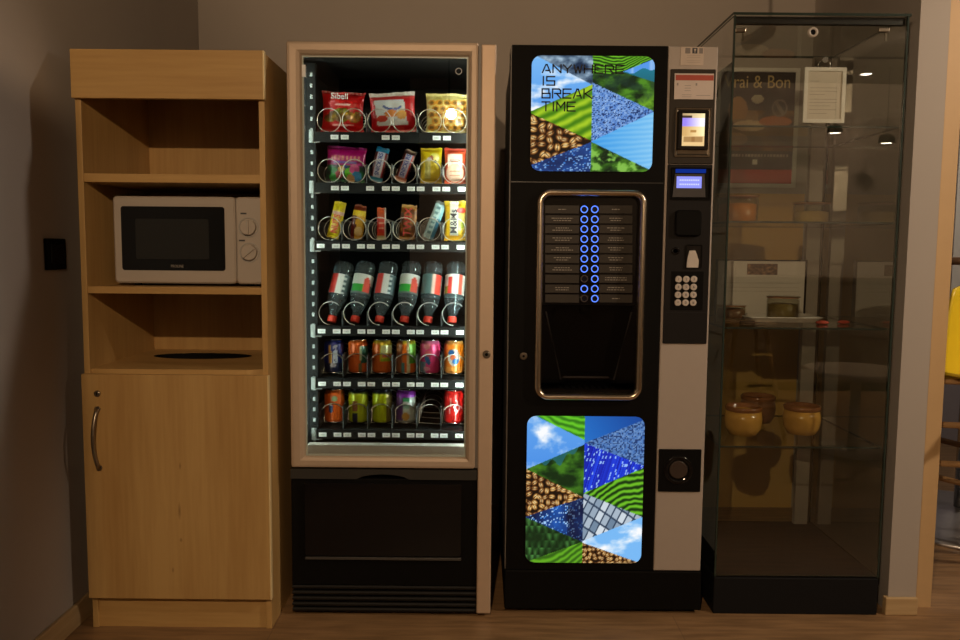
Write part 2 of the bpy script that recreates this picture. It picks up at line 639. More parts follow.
for a, b in ((zs1a, zs1b), (zs2a, zs2b)):
    mb = MB(); mb.box(cx0 + T, cx1 - T, CY + .022, yb - .006, a, b, bevel=.0008); obj('shelf', mb, 'beech_h', cab)
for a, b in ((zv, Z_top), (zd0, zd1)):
    mb = MB(); mb.box(cx1 + .0002, cx1 + .0042, CY - .0003, CY + T, a, b, bevel=.0008); obj('edge_band', mb, 'edge', cab)  # lit right edge put into the colour as a paler strip
# counter with an oval waste hole
ctz = az(172, 369.0, CY + .03)
mb = MB()
hx, hy, ha, hb = ax(203.5, 366, 2.67), 2.668, .164, .080
xa, xb, ya, ybk = cx0 + T, cx1 - T, CY + .022, yb - .006
n = 48
outer, inner = [], []
for k in range(n):
    a = 2 * PI * k / n
    c, s = math.cos(a), math.sin(a)
    inner.append((hx + ha * c, hy + hb * s))
    tx = ((xb - hx) / c if c > 0 else (xa - hx) / c) if abs(c) > 1e-6 else 1e9
    ty = ((ybk - hy) / s if s > 0 else (ya - hy) / s) if abs(s) > 1e-6 else 1e9
    t = min(tx, ty)
    outer.append((hx + t * c, hy + t * s))
zt, zb = ctz, ctz - T
mb.loops([[(x, y, zt) for x, y in outer], [(x, y, zt) for x, y in inner], [(x, y, zb) for x, y in inner], [(x, y, zb) for x, y in outer], [(x, y, zt) for x, y in outer]])
obj('counter_panel', mb, 'beech_h', cab)
mb = MB()
mb.loops([[(hx + (ha - .001) * math.cos(2 * PI * k / n), hy + (hb - .001) * math.sin(2 * PI * k / n), z) for k in range(n)] for z in (ctz - .0005, ctz - .30)], 0, True, False, True)
obj('bin_liner', mb, 'black', cab)
mb = MB(); mb.box(cx0 + T, cx1 - T, CY + .05, yb - .006, .06, .078); obj('bottom_panel', mb, 'beech_h', cab)
mb = MB(); mb.box(cx0 + .004, cx1 - .004, CY + .026, CY + .042, 0, zd0 - .004); obj('plinth', mb, 'beech_h', cab)
mb = MB(); mb.box(cx0, cx1, CY, CY + T, zd0, zd1, bevel=.0012); door = obj('door', mb, knotted(M['beech'], [(at(179.5, 511, CY), .0042, .024), (at(181, 540, CY), .004, .006), (at(173, 570, CY), .003, .008), (at(180, 466, CY), .003, .010)]), cab)
lx, lz = at(97.5, 393.5, CY)
mb = MB(); mb.lathe([(.0095, 0), (.0095, -.004), (.0075, -.006)], (lx, CY, lz), 20, axis='y'); mb.box(lx - .001, lx + .001, CY - .0068, CY - .0055, lz - .005, lz + .005, 1)
obj('lock', mb, ['bronze', 'black'], door)
hx0, hz0 = at(97.5, 409, CY)
hx1, hz1 = at(100, 467.5, CY)
hm = (hx0 + hx1) / 2
mb = MB()
pts, rad = [], []
for k in range(15):
    t = k / 14
    z = hz0 + (hz1 - hz0) * t
    pts.append((hm - .004 * math.sin(PI * t), CY - .004 - .024 * math.sin(PI * t) ** .7, z))
    rad.append(.0062 if 0 < k < 14 else .007)
mb.tube(pts, rad, 10)
for z in (hz0, hz1):
    mb.lathe([(.0085, -.006), (.0085, 0)], (hm, CY, z), 16, axis='y')
obj('handle', mb, 'bronze', door)
# lining bag/bin under the hole is only a dark void

# ================================================================== MICROWAVE
MY = 2.42
mx0, mx1, mz0, mz1 = ax(113.5, 240, MY), ax(262.3, 240, MY), az(180, 280.5, MY), az(180, 196.5, MY)
shelf_top = zs2b
mz0 = shelf_top + .010
mw = thing('microwave_oven', 'white microwave oven with two dials on the middle shelf of the wooden cabinet', 'microwave', ((mx0 + mx1) / 2, MY + .15, shelf_top))
mb = MB(); mb.box(mx0 + .004, mx1 - .002, MY + .02, MY + .35, mz0, mz1 - .002, bevel=.006); obj('body', mb, 'white', mw)
xs = ax(235.6, 240, MY)
mb = MB(); rplate(mb, mx0, xs - .0008, mz0 - .002, mz1, MY, MY + .0195, .012, ch=.005); md = obj('oven_door', mb, 'white', mw)
wx0, wx1, wz0, wz1 = box_at(121.5, 206.5, 225, 270.5, MY)
mb = MB(); rplate(mb, wx0, wx1, wz0, wz1, MY - .0015, MY + .002, .008, ch=.001); obj('door_window', mb, 'window', md)
ix0, ix1, iz0, iz1 = box_at(136, 219, 209, 259, MY)
mb = MB(); rplate(mb, ix0, ix1, iz0, iz1, MY - .0018, MY, .004); obj('window_mesh', mb, plain('mesh_screen', (.02, .02, .018), .25, vary=.6, scale=900), md)
bx, bz = at(177.5, 266.3, MY)
lettering('PROLINE', .0115, bx, MY - .0022, bz, 'choice_ink', md, xs=.85)
mb = MB(); rplate(mb, xs + .0008, mx1, mz0 - .002, mz1, MY, MY + .0195, .012, ch=.005); mc = obj('control_panel', mb, 'white', mw)
for px, py, ang in ((248.5, 227.3, 90), (249.5, 252.5, 40)):
    kx, kz = at(px, py, MY)
    mb = MB(); mb.lathe([(.0302, .0005), (.0302, -.0012), (.0272, -.0012), (.0272, .0005)], (kx, MY, kz), 32, mi=1, axis='y', cap=False)
    mb.lathe([(.024, 0), (.024, -.010), (.0215, -.013)], (kx, MY, kz), 32, axis='y')
    c, s = math.cos(R(ang)), math.sin(R(ang))
    p = []
    for a, b in ((-.021, -.0042), (.021, -.0042), (.021, .0042), (-.021, .0042)):
        p.append((kx + a * c - b * s, kz + a * s + b * c))
    mb.prism(p, MY - .019, MY - .012, 0)
    p = []
    for a, b in ((-.003, -.001), (.021, -.001), (.021, .001), (-.003, .001)):
        p.append((kx + a * c - b * s, kz + a * s + b * c))
    mb.prism(p, MY - .0196, MY - .0188, 1)
    obj('dial', mb, ['white', 'knob'], mc)
for px, py in ((243.5, 213.5), (242, 240.5)):
    a = box_at(px - 3, py - .8, px + 3, py + .8, MY)
    mb = MB(); mb.box(a[0], a[1], MY - .0006, MY + .001, a[2], a[3]); obj('printed_mark', mb, 'ink', mc)
for fx in (mx0 + .05, mx1 - .05):
    for fy in (MY + .05, MY + .3):
        mb = MB(); mb.lathe([(.011, shelf_top + .0006), (.012, shelf_top + .0105)], (fx, fy, 0), 14); obj('foot', mb, 'black', mw)

# ================================================================== SNACK MACHINE
SY = 2.44                        # front of its door frame
GY = 2.458                       # glass
LY = 2.535                       # tray fronts
sx0, sx1 = ax(288.2, 249, SY), ax(476.8, 249, SY)
sx2, sx3 = ax(479.6, 249, SY), ax(494.2, 249, SY)
sz1, sz0 = az(383, 41.5, SY), az(383, 468.3, SY)
SB = 3.28
sn = thing('snack_vending_machine', 'tall snack and drink vending machine with a lit glass front and bronze frame', 'vending machine', ((sx0 + sx3) / 2, 2.85, 0))
gx0, gx1, gz0, gz1 = ax(303.2, 249, SY), ax(466.6, 249, SY), az(385, 457, SY), az(385, 55.5, SY)
# housing: hollow case
cxl, cxr = sx0 + .004, sx3 - .002
mb = MB()
mb.box(cxl, cxl + .012, SY + .0455, SB, .03, sz1 - .006)
mb.box(cxr - .055, cxr, SY + .0505, SB, .03, sz1 - .006)
mb.box(cxl + .02, cxr - .055, SY + .05, SB, sz1 - .03, sz1 - .006)
mb.box(cxl + .02, cxr - .055, SB - .02, SB, .03, sz1 - .03)
mb.box(cxl + .02, cxr - .055, SY + .05, SB - .02, .03, gz0 - .005)
obj('housing', mb, ['black_sheet'], sn)
for fx in (cxl + .05, cxr - .05):
    for fy in (SY + .12, SB - .08):
        mb = MB(); mb.lathe([(.02, 0), (.02, .008), (.012, .01), (.012, .031)], (fx, fy, 0), 14); obj('foot', mb, 'black', sn)
# inner lining
mb = MB()
ilx, irx = gx0 - .026, gx1 + .024
mb.box(ilx - .004, ilx, GY + .03, 3.02, gz0 - .003, gz1 + .02)
mb.box(irx, irx + .004, GY + .020, 3.02, gz0 - .003, gz1 + .02)
mb.box(ilx, irx, 3.0, 3.02, gz0 - .003, gz1 + .02)
mb.box(ilx, irx, GY + .03, 3.0, gz1 + .02, gz1 + .024)
obj('inner_lining', mb, 'interior', sn)
# door: mitred frame with its glass
mb = MB()
LL = []
for t_, y_ in ((0, SY + .045), (0, SY + .006), (.06, SY + .001), (.22, SY), (.62, SY + .001), (.85, SY + .006), (1, SY + .016), (1, SY + .019), (.2, SY + .045)):
    LL.append(rr(sx0 + (gx0 - sx0) * t_, sx1 + (gx1 - sx1) * t_, sz0 + (gz0 - sz0) * t_, sz1 + (gz1 - sz1) * t_, max(.006 * (1 - t_), .0008), y_, 3))
mb.loops(LL + [LL[0]])
dr = obj('door_frame', mb, 'champagne', sn)
mb = MB(); mb.box(gx0 - .004, gx1 + .004, GY + .001, GY + .006, gz0 - .004, gz1 + .004); obj('glass_pane', mb, 'glass', dr)
# pale seal round the glass and the lower sill
mb = MB(); rframe(mb, gx0 - .001, gx1 + .001, gz0 - .001, gz1 + .001, [(0, SY + .0165), (0, SY + .0125), (.0045, SY + .0125), (.0045, SY + .0165)], .002, 2)
obj('glass_seal', mb, plain('seal', (.42, .46, .40), .4), dr)
mb = MB(); a = az(385, 446, GY); mb.box(gx0, gx1, GY + .012, GY + .05, gz0 - .003, a - .002); obj('sill', mb, plain('sill_grey', (.44, .42, .37), .5), dr)
a = box_at(456, 67.3, 461, 72.3, SY)
cxm, czm = (a[0] + a[1]) / 2, (a[2] + a[3]) / 2
mb = MB(); mb.lathe([(.0098, -.0006), (.0098, 0), (.0080, 0), (.0080, -.0006), (.0098, -.0006)], (cxm, GY + .001, czm), 24, axis='y', cap=False); obj('ring_sticker', mb, 'white_ink', dr)
a = box_at(301.2, 64, 304.8, 76, SY); mb = MB(); mb.box(a[0], a[1], SY + .0085, SY + .0125, a[2], a[3]); obj('sticker', mb, 'white_ink', dr)
# right pilaster with lock
mb = MB(); mb.box(sx2, sx3, SY + .006, SY + .05, .012, az(490, 43.5, SY) , bevel=.004); pil = obj('lock_post', mb, 'champagne_pale', sn)
mb = MB(); mb.box(sx1, sx2, SY + .012, SY + .05, sz0, sz1 - .004); obj('gap_strip', mb, 'body_grey', sn)
a = at(486.5, 354.5, SY)
mb = MB(); mb.lathe([(.0125, .008), (.0125, .002), (.009, -.002)], (a[0], SY, a[1]), 20, axis='y'); mb.lathe([(.005, -.0024), (.005, -.002)], (a[0], SY, a[1]), 12, mi=1, axis='y')
obj('lock', mb, ['bronze', 'black'], pil)
# lower panel
lx0, lx1 = ax(290.8, 540, SY), ax(476.2, 540, SY)
lz1 = sz0 - .006
lzt = az(383, 480, SY)
mb = MB()
hx0, hx1 = ax(356, 478, SY), ax(409, 478, SY)
# header strip with a finger recess
mb.prism([(lx0, lzt), (lx0, lz1), (lx1, lz1), (lx1, lzt), (hx1, lzt)] + [(hx1 + (hx0 - hx1) * k / 10, lzt + .016 * math.sin(PI * k / 10) ** .6) for k in range(1, 10)] + [(hx0, lzt)], SY + .006, SY + .05, 0)
lp = obj('hatch_header', mb, plain('header_grey', (.040, .037, .032), .6, spec=.2), sn)
mb = MB(); mb.box(hx0 - .01, hx1 + .01, SY + .038, SY + .049, lzt - .01, lzt + .018); obj('finger_recess', mb, 'black', lp)
mb = MB(); mb.box(lx0, lx1, SY + .012, SY + .05, .10, lzt, bevel=.002); body = obj('lower_panel', mb, 'black', sn)
fx0, fx1, fz0, fz1 = box_at(304, 484, 461, 557, SY)
mb = MB(); rplate(mb, fx0, fx1, fz0, fz1, SY + .004, SY + .0125, .006, ch=.002); obj('pickup_flap', mb, 'black_gloss', body)
a = box_at(305, 558.2, 461, 560.6, SY); mb = MB(); mb.box(a[0], a[1], SY + .003, SY + .0125, a[2], a[3], bevel=.001); obj('flap_lip', mb, plain('lip_grey', (.06, .055, .05), .3), body)
mb = MB()
mb.box(lx0, lx1, SY + .030, SY + .05, .010, .10)
for py in (589.5, 595.3, 601.0, 606.7, 612.0):
    z = az(385, py, SY)
    mb.prism([(SY + .012, z - .004), (SY + .010, z + .002), (SY + .014, z + .006), (SY + .032, z + .006), (SY + .032, z - .004)], lx0, lx1, 0, axis='x')
obj('vent_grille', mb, 'grille', sn)
# light tube behind the right bar of the door
tx = (gx1 + irx) / 2 + .002
mb = MB(); mb.lathe([(.006, gz0 + .05), (.006, gz1 - .02)], (tx, GY + .030, 0), 10); obj('light_tube', mb, 'led', sn)
mb = MB(); mb.lathe([(.005, gz0 + .05), (.005, gz1 - .02)], (gx0 - .0165, GY + .030, 0), 10); obj('light_tube', mb, 'led_side', sn)
# left rail with slots
rlx0, rlx1 = ax(311.3, 249, LY) , ax(313.7, 249, LY)
mb = MB(); mb.box(ilx, rlx0 - .012, LY + .004, LY + .03, gz0, gz1); mb.box(rlx0 - .012, rlx1 + .008, LY + .006, LY + .03, gz0, gz1)
zz = gz0 + .02
while zz < gz1 - .02:
    mb.box(rlx0, rlx1, LY + .004, LY + .0062, zz, zz + .012, 1)
    zz += .034
obj('shelf_rail', mb, ['tray', 'tab'], sn)

# trays
TX0, TX1 = ax(315.6, 249, LY), ax(466.4, 249, LY)
PITCHX = (TX1 - TX0) / 6
rows_py = [137.6, 188.6, 246.6, 331.8, 384.4, 435.2]
FLOORZ = []
WIRE = .0016
HR = .0365


def helix(cx, zc, y0, y1, pitch, phi0, flat=0.):
    """wire of a dispensing spiral; phi is measured clockwise from the top"""
    pts = []
    y = y0
    phi = R(phi0)
    step = R(15)
    turned = 0.
    while y < y1:
        sx_, sz_ = math.sin(phi), math.cos(phi)
        if sz_ < 0:                                    # flat foot of the coil, under the can
            t_ = ((math.degrees(phi) - 90) % 360) / 180
            sx_ = 1. if t_ < .34 else (-1. if t_ > .66 else 1 - (t_ - .34) / .16)
            sz_ = -min(1., t_ / .34, (1 - t_) / .34)
        pts.append((cx + HR * sx_, y, zc + HR * sz_))
        phi += step
        turned += step
        p = .012 if turned < flat * 2 * PI else pitch
        y += p * 15 / 360
    return pts


def rest_wire(cx, zc, y0):
    """full end ring of a spiral, then the wire runs back along the tray and winds up again behind the product"""
    pts = [(cx + HR * math.sin(R(p)), y0 + .010 * k / 24, zc + HR * math.cos(R(p))) for k, p in enumerate(range(-180, 181, 15))]
    yb_ = pts[-1][1]
    pts += [(cx, yb_ + .03, zc - HR), (cx, yb_ + .075, zc - HR)]
    y = yb_ + .085
    phi = 195
    while y < 2.95:
        pts.append((cx + HR * math.sin(R(phi)), y, zc + HR * math.cos(R(phi))))
        phi += 15
        y += .06 * 15 / 360
    return pts


def slot_x(k): return TX0 + PITCHX * (k + .5)


for ri, py in enumerate(rows_py):
    zl = az(390, py, LY)
    fz = zl + .0165
    FLOORZ.append(fz)
    tr = bpy.data.objects.new('tray', None)
    COL.objects.link(tr)
    tr.parent = sn
    tr.location = Vector(((TX0 + TX1) / 2, LY + .2, fz)) - sn.location
    mb = MB()
    mb.box(TX0 - .004, TX1 + .003, LY + .012, 2.98, fz - .006, fz)
    obj('tray_floor', mb, 'tray', tr)
    mb = MB(); mb.box(TX0 - .006, TX1 + .004, LY, LY + .012, zl - .0155, fz, bevel=.002)
    obj('label_strip', mb, 'tray', tr)
    mb = MB(); mb.box(rlx0 - .004, rlx1 + .004, LY - .006, LY + .005, zl - .018, zl + .022, bevel=.002); mb.box(rlx1 + .003, rlx1 + .022, LY - .002, LY + .005, zl - .018, zl - .014)
    obj('tray_clip', mb, 'tab', tr)
    # price cards
    if ri == 0:
        cards = [335.2, 345.4, 385.8, 395.8, 436.2, 446.4]
    elif ri == 1:
        cards = [335.4, 345.2, 370.3, 386, 395.8, 411, 420.5, 436.2, 445.8, 461.2]
    else:
        cards = [320.8, 336, 346, 361, 370.8, 386, 395.8, 411, 420.3, 435.6, 445, 460.6]
    for k, px in enumerate(cards):
        x = ax(px, 249, LY) + (.0012 if py > 249 else -.0004) * (py - 249) / 186 * ((px - 400) / -80)
        mb = MB()
        mb.box(x - .0122, x + .0122, LY - .0015, LY + .001, zl - .0068, zl + .0068, 0, bevel=.0006, seg=1)
        for q in range(3):
            mb.box(x - .006 + q * .0045, x - .0035 + q * .0045, LY - .0018, LY - .001, zl - .002, zl + .002, 1)
        obj('price_label', mb, ['label', plain('faint_print', (.45, .50, .48), .6) if k + ri == 0 else bpy.data.materials['faint_print']], tr)
    # dividers
    marks = [0, 2, 4, 6] if ri == 0 else ([0, 2, 3, 4, 5, 6] if ri == 1 else range(7))
    dh = .062 if ri < 3 else (.046 if ri == 3 else .075)
    for k in marks:
        x = TX0 + PITCHX * k
        mb = MB(); mb.box(x - .0008, x + .0008, LY + .016, 2.97, fz, fz + dh); obj('divider', mb, 'divider', tr)
    # spirals
    for k in range(6):
        x = slot_x(k)
        zc = fz + HR + .0028
        if ri < 2 and (ri == 0 or k < 2):
            x = TX0 + PITCHX * (1.0 + 2 * (k // 2)) + (-.0395 if k % 2 == 0 else .0395)
            pts = rest_wire(x, zc, LY + .022)
        elif ri < 3:
            pts = rest_wire(x, zc, LY + .022)
        elif ri == 3:
            pts = [(x + HR * math.sin(R(p)), LY + .022 + .012 * j / 20, zc + HR * math.cos(R(p))) for j, p in enumerate(range(-180, 50, 12))]
        else:
            pts = helix(x, zc, LY + .030, 2.95, .088, -75)
            pts = pts[1:]
        mb = MB(); mb.tube(pts, WIRE, 6); obj('spiral', mb, 'wire', tr)

# ================================================================== PRODUCTS
FLOORP = .0052                # the products ride on the spiral wire


def fbm(x, y, s=1., o=3, z=0.):
    v, a = 0., 1.
    for _ in range(o):
        v += a * mnoise.noise((x * s, y * s, z))
        s *= 2.1
        a *= .5
    return v


def mixc(a, b, t):
    t = max(0., min(1., t))
    return tuple(p + (q - p) * t for p, q in zip(a, b))


def pouch(mb, w, h, bulge, design, back, flare=.06, nx=40, ny=44, seed=0., seal=.08):
    def th(u, v):
        a = max(0., 1 - abs(2 * u - 1) ** 2.6)
        vv = (v - seal) / (1 - 2 * seal)
        b = max(0., 1 - abs(2 * vv - 1) ** 3) if 0 < vv < 1 else 0.
        return bulge * (a ** .6) * (b ** .6) + .0006
    def wd(v):
        vv = abs(2 * v - 1)
        return w / 2 * (1 - flare + flare * vv ** 3)
    def zz(u, v):
        s = 0.
        if v > 1 - seal: s = .0012 * math.sin(u * 70)
        return s
    def fr(u, v):
        wr = fbm(u * 3 + seed, v * 3, 2.2, 3, seed) * .10 * th(u, v)
        return ((2 * u - 1) * wd(v), -th(u, v) - wr + zz(u, v), v * h + .004 * fbm(u * 2, seed, 1.5) * (v > .9))
    def bk(u, v):
        return ((2 * u - 1) * wd(v), th(u, v) + zz(u, v), v * h + .004 * fbm(u * 2, seed, 1.5) * (v > .9))
    mb.grid(nx, ny, fr, 0, True, design)
    mb.grid(nx // 2, ny // 2, bk, 0, True, lambda u, v: back)
    bmesh.ops.remove_doubles(mb.bm, verts=mb.bm.verts, dist=.00005)
    return mb


def product(name, label, cat, px, py_bottom, row, w, h, bulge, design, back, tilt=0, lean=0, group=None, text=None, Y=None, **kw):
    """a wrapped product standing in its spiral; tilt in degrees, positive leans to the right"""
    Y = Y or LY + .062
    x = ax(px, 249 if abs(py_bottom - 249) < 10 else py_bottom, Y)
    z = FLOORZ[row] + FLOORP
    a = R(tilt)
    low = abs(w / 2 * math.sin(a))
    root = thing(name, label, cat, (x, Y, z + low), (R(-lean), a, 0), group)
    mb = MB()
    pouch(mb, w, h, bulge, design, back, **kw)
    obj('wrapper', mb, 'wrapper', root, local=True)
    for t in text or ():
        tx, size, fx, fzv, mat, rot, xs = t
        lettering(tx, size, (fx - .5) * w, -bulge - .0032, fzv * h, mat, root, local=True, rot=(PI / 2, rot, 0), xs=xs, bold=.0004)
    return root


def blob(u, v, cu, cv, ru, rv): return ((u - cu) / ru) ** 2 + ((v - cv) / rv) ** 2


def d_red_crisps(u, v):
    c = (198, 18, 20)
    if v > .92: c = (150, 12, 18)
    n = fbm(u * 6, v * 6, 1., 3, 3.)
    if blob(u, v, .44, .86, .26, .13) < 1 + .1 * n and v > .74:
        c = (205, 30, 28)
    for i, (cu, cv, ru, rv, col) in enumerate([(.20, .33, .15, .09, (150, 140, 30)), (.32, .42, .16, .09, (190, 160, 40)), (.50, .48, .20, .11, (120, 140, 25)), (.66, .40, .17, .10, (222, 176, 40)), (.80, .33, .16, .09, (225, 150, 35)), (.48, .33, .16, .09, (140, 120, 24)), (.88, .42, .1, .1, (210, 180, 40))]):
        if blob(u + .02 * n, v, cu, cv, ru, rv) < 1:
            c = mixc(col, (90, 50, 10), .5 + .9 * n)
    if abs(v - .16 - .03 * u) < .02 and .25 < u < .8: c = (225, 150, 140)
    if abs(v - .64 - .06 * u) < .022 and .3 < u < .72: c = (240, 190, 180)
    return c


def d_white_red(u, v):
    c = (188, 20, 26)
    if v > .90: c = (226, 224, 216)
    elif v > .82: c = (200, 60, 55)
    if .12 < u + .1 * (v - .5) < .80 and .16 < v < .80:
        c = (214, 222, 222)
        n = fbm(u * 7, v * 7, 1., 3, 9.)
        if abs(v - .62 - .06 * math.sin(u * 9)) < .03 and .28 < u < .72: c = (60, 90, 160)
        if blob(u, v, .48, .46, .16, .09) < 1 + .3 * n: c = (222, 130, 30)
        if blob(u, v, .26, .34, .12, .09) < 1 + .4 * n: c = (190, 60, 40)
        if blob(u, v, .70, .42, .12, .11) < 1 + .4 * n: c = (225, 160, 60)
        if blob(u, v, .66, .24, .14, .06) < 1: c = (230, 234, 230)
    if .30 < u < .75 and v < .13: c = (215, 60, 50)
    return c


def d_pretzel(u, v):
    c = (196, 176, 92)
    if v > .93: c = (206, 190, 112)
    n = fbm(u * 5, v * 5, 1., 3, 5.)
    c = mixc(c, (232, 214, 140), .5 + n)
    for j in range(5):
        for i in range(5):
            cu, cv = .14 + i * .19 + (.09 if j % 2 else 0), .16 + j * .15
            b = blob(u, v, cu, cv, .095, .075)
            if .32 < b < 1 and cv < .80 and cu > .1: c = (206, 138, 38)
            elif b <= .32: c = (120, 82, 26)
    return c


def d_magenta(u, v):
    c = (170, 14, 110)
    n = fbm(u * 5, v * 5, 1., 3, 12.)
    if v > .93: c = (140, 12, 90)
    if .60 < v < .75 and .1 < u < .86 and math.sin(u * 62) > -.35: c = (196, 120, 118)
    if .50 < v < .59 and .18 < u < .78: c = (120, 90, 170)
    if v < .46:
        c = mixc((46, 22, 40), (40, 110, 60), .5 + n * 1.4)
    for cu, cv, ru, col in ((.20, .28, .10, (30, 120, 50)), (.34, .20, .10, (150, 40, 50)), (.50, .34, .11, (40, 70, 120)), (.60, .26, .12, (96, 190, 40)), (.74, .36, .13, (190, 70, 130)), (.80, .18, .12, (60, 140, 190)), (.40, .36, .08, (190, 150, 60)), (.18, .12, .09, (60, 160, 70)), (.64, .1, .1, (200, 150, 90))):
        if blob(u, v, cu, cv, ru, ru * 1.15) < 1: c = mixc(col, (255, 255, 255), .15 * n)
    return c


def bar_design(base, band, edge, end_top, end_bot, lo=.20, hi=.82):
    def f(u, v):
        n = fbm(u * 3, v * 9, 1., 2, base[0])
        c = mixc(base, (20, 10, 8), .25 + .5 * n)
        if v > .86: c = end_top
        elif v < .12: c = end_bot
        elif lo < u < hi:
            c = band
            if u < lo + .09 or u > hi - .09: c = edge
        return c
    return f


def d_yellow_nut(u, v):
    c = (228, 200, 16)
    n = fbm(u * 5, v * 5, 1., 3, 7.)
    if v > .9 or v < .07: c = (216, 186, 12)
    if .22 < u < .48 and .10 < v < .66: c = mixc((206, 200, 130), (190, 180, 90), .5 + 2 * n)
    if blob(u, v, .66, .72, .22, .14) < 1: c = (240, 222, 120)
    if blob(u, v, .52, .70, .10, .08) < 1: c = (150, 70, 40)
    if blob(u, v, .72, .60, .06, .04) < 1: c = (90, 50, 30)
    if blob(u, v, .42, .66, .12, .05) < 1: c = (205, 200, 210)
    return c


def d_orange_white(u, v):
    c = (226, 84, 40)
    if v > .9: c = (206, 60, 34)
    if .16 < u < .86 and .42 < v < .84: c = (240, 226, 205)
    if blob(u, v, .5, .30, .42, .26) < 1: c = (238, 196, 168)
    if .25 < u < .75 and abs(v - .22) < .015: c = (200, 120, 90)
    if .25 < u < .75 and abs(v - .34) < .015: c = (200, 120, 90)
    if abs(u - .5) < .26 and abs(v - .64) < .04: c = (226, 130, 90)
    return c


def d_yellow_band(u, v):
    c = (236, 190, 18)
    if v > .9: c = (222, 196, 40)
    if .24 < u < .66: c = (236, 232, 214)
    if blob(u, v, .80, .76, .22, .08) < 1: c = (214, 50, 40)
    if u > .66 and .25 < v < .70: c = (206, 180, 90)
    if blob(u, v, .84, .38, .14, .08) < 1: c = (150, 160, 30)
    if v < .12: c = (236, 176, 16)
    return c


def d_light_blue(u, v):
    c = (176, 206, 204)
    if u > .66 and v < .55: c = (40, 120, 150)
    elif u > .72: c = (120, 176, 184)
    if .22 < u < .58 and math.sin(v * 48) > .2: c = (96, 140, 144)
    if v > .93: c = (96, 120, 124)
    return c


def d_twix(u, v):
    c = (176, 120, 48)
    n = fbm(u * 4, v * 7, 1., 2, 4.)
    c = mixc(c, (86, 46, 16), .5 + n)
    if v > .9 or v < .08: c = (186, 140, 66)
    return c


def d_gold_brown(u, v):
    c = (206, 158, 30)
    n = fbm(u * 4, v * 6, 1., 2, 6.)
    if u < .36 + .2 * n: c = (90, 26, 14)
    if v > .84: c = (120, 46, 14)
    elif v > .66: c = (222, 196, 26)
    if blob(u, v, .62, .22, .30, .14) < 1: c = (226, 196, 130)
    return c


def d_nut_yellow(u, v):
    c = (214, 196, 22)
    if .14 < v < .70 and .24 < u < .86: c = (206, 176, 60)
    if .64 < v < .74: c = (200, 160, 150)
    return c


def d_red_finger(u, v):
    c = (206, 70, 24)
    if v > .72: c = (200, 84, 30)
    if .22 < v < .66:
        c = (206, 48, 28)
        if math.sin(v * 40) > .5 and .2 < u < .8: c = (226, 150, 120)
    if v < .12: c = (206, 200, 150)
    if u > .84: c = (214, 200, 190)
    return c


G1 = 'wrapped snacks in the lit vending machine'
product('crisp_bag', 'red bag of crisps on the top tray, leftmost in the vending machine', 'snack bag', 342.5, 133, 0, .142, .128, .019, d_red_crisps, (190, 15, 18), tilt=2, group=G1, seed=1., flare=.10, Y=LY + .075,
        text=[('Sibell', .026, .44, .86, 'white_ink', 0, 1.)])
product('crisp_bag', 'white and red snack bag, middle of the top tray in the vending machine', 'snack bag', 394, 133, 0, .148, .126, .018, d_white_red, (180, 20, 24), tilt=-3, group=G1, seed=4., flare=.05, Y=LY + .075)
product('crisp_bag', 'yellow bag of waffle-shaped snacks under the lamp glare on the top tray', 'snack bag', 446.5, 133, 0, .134, .128, .019, d_pretzel, (190, 170, 90), tilt=0, group=G1, seed=7., flare=.05, Y=LY + .075)
product('candy_bag', 'magenta sweets bag with coloured candies on the second tray', 'snack bag', 345.5, 184, 1, .130, .112, .018, d_magenta, (150, 12, 96), tilt=3, group=G1, seed=10., Y=LY + .075)
product('chocolate_bar', 'brown chocolate bar with a bright blue top end, second tray', 'chocolate bar', 375.5, 184, 1, .040, .112, .009, bar_design((74, 34, 22), (196, 206, 226), (150, 40, 44), (24, 140, 190), (60, 150, 180), .16, .86), (60, 28, 20), tilt=13, lean=3, group=G1, seed=2., flare=-.12, nx=20,
        text=[('SNICKERS', .018, .50, .50, 'blue_ink', -PI / 2, .9)])
product('chocolate_bar', 'dark chocolate bar with white lettering band leaning right beside the yellow sweets bag', 'chocolate bar', 400.0, 184, 1, .036, .106, .009, bar_design((62, 30, 22), (176, 182, 206), (190, 70, 50), (52, 26, 20), (190, 120, 90), .16, .86), (60, 28, 20), tilt=20, lean=3, group=G1, seed=3., flare=-.12, nx=20,
        text=[('SNICKERS', .018, .50, .50, 'blue_ink', -PI / 2, .9)])
product('candy_bag', 'small bright yellow sweets bag on the second tray', 'snack bag', 430.8, 184, 1, .070, .112, .015, d_yellow_nut, (210, 180, 14), tilt=1, group=G1, seed=6., nx=30)
product('candy_bag', 'orange and white snack pack at the right end of the second tray', 'snack bag', 455, 184, 1, .070, .112, .015, d_orange_white, (206, 70, 34), tilt=0, group=G1, seed=8., nx=30)
product('chocolate_bar', 'yellow chocolate bar with red letters, leftmost on the third tray', 'chocolate bar', 332.5, 242, 2, .038, .118, .010, d_nut_yellow, (196, 180, 20), tilt=13, lean=3, group=G1, seed=21., flare=-.04, nx=20,
        text=[('NUTS', .030, .55, .40, 'red_ink', -PI / 2, .8)])
product('chocolate_bar', 'brown and gold chocolate bar, second on the third tray', 'chocolate bar', 356, 242, 2, .036, .110, .010, d_gold_brown, (150, 90, 20), tilt=8, lean=3, group=G1, seed=22., flare=-.2, nx=20)
product('chocolate_bar', 'narrow orange-red chocolate bar, third on the third tray', 'chocolate bar', 381.5, 242, 2, .028, .104, .009, d_red_finger, (190, 50, 24), tilt=0, lean=3, group=G1, seed=23., flare=-.06, nx=16)
product('chocolate_bar', 'gold chocolate bar with large red letters beside the pale blue bar', 'chocolate bar', 407, 242, 2, .048, .112, .010, d_twix, (150, 96, 36), tilt=4, lean=3, group=G1, seed=24., flare=-.1, nx=22,
        text=[('TWIX', .034, .50, .50, 'red_ink', -PI / 2, 1.05)])
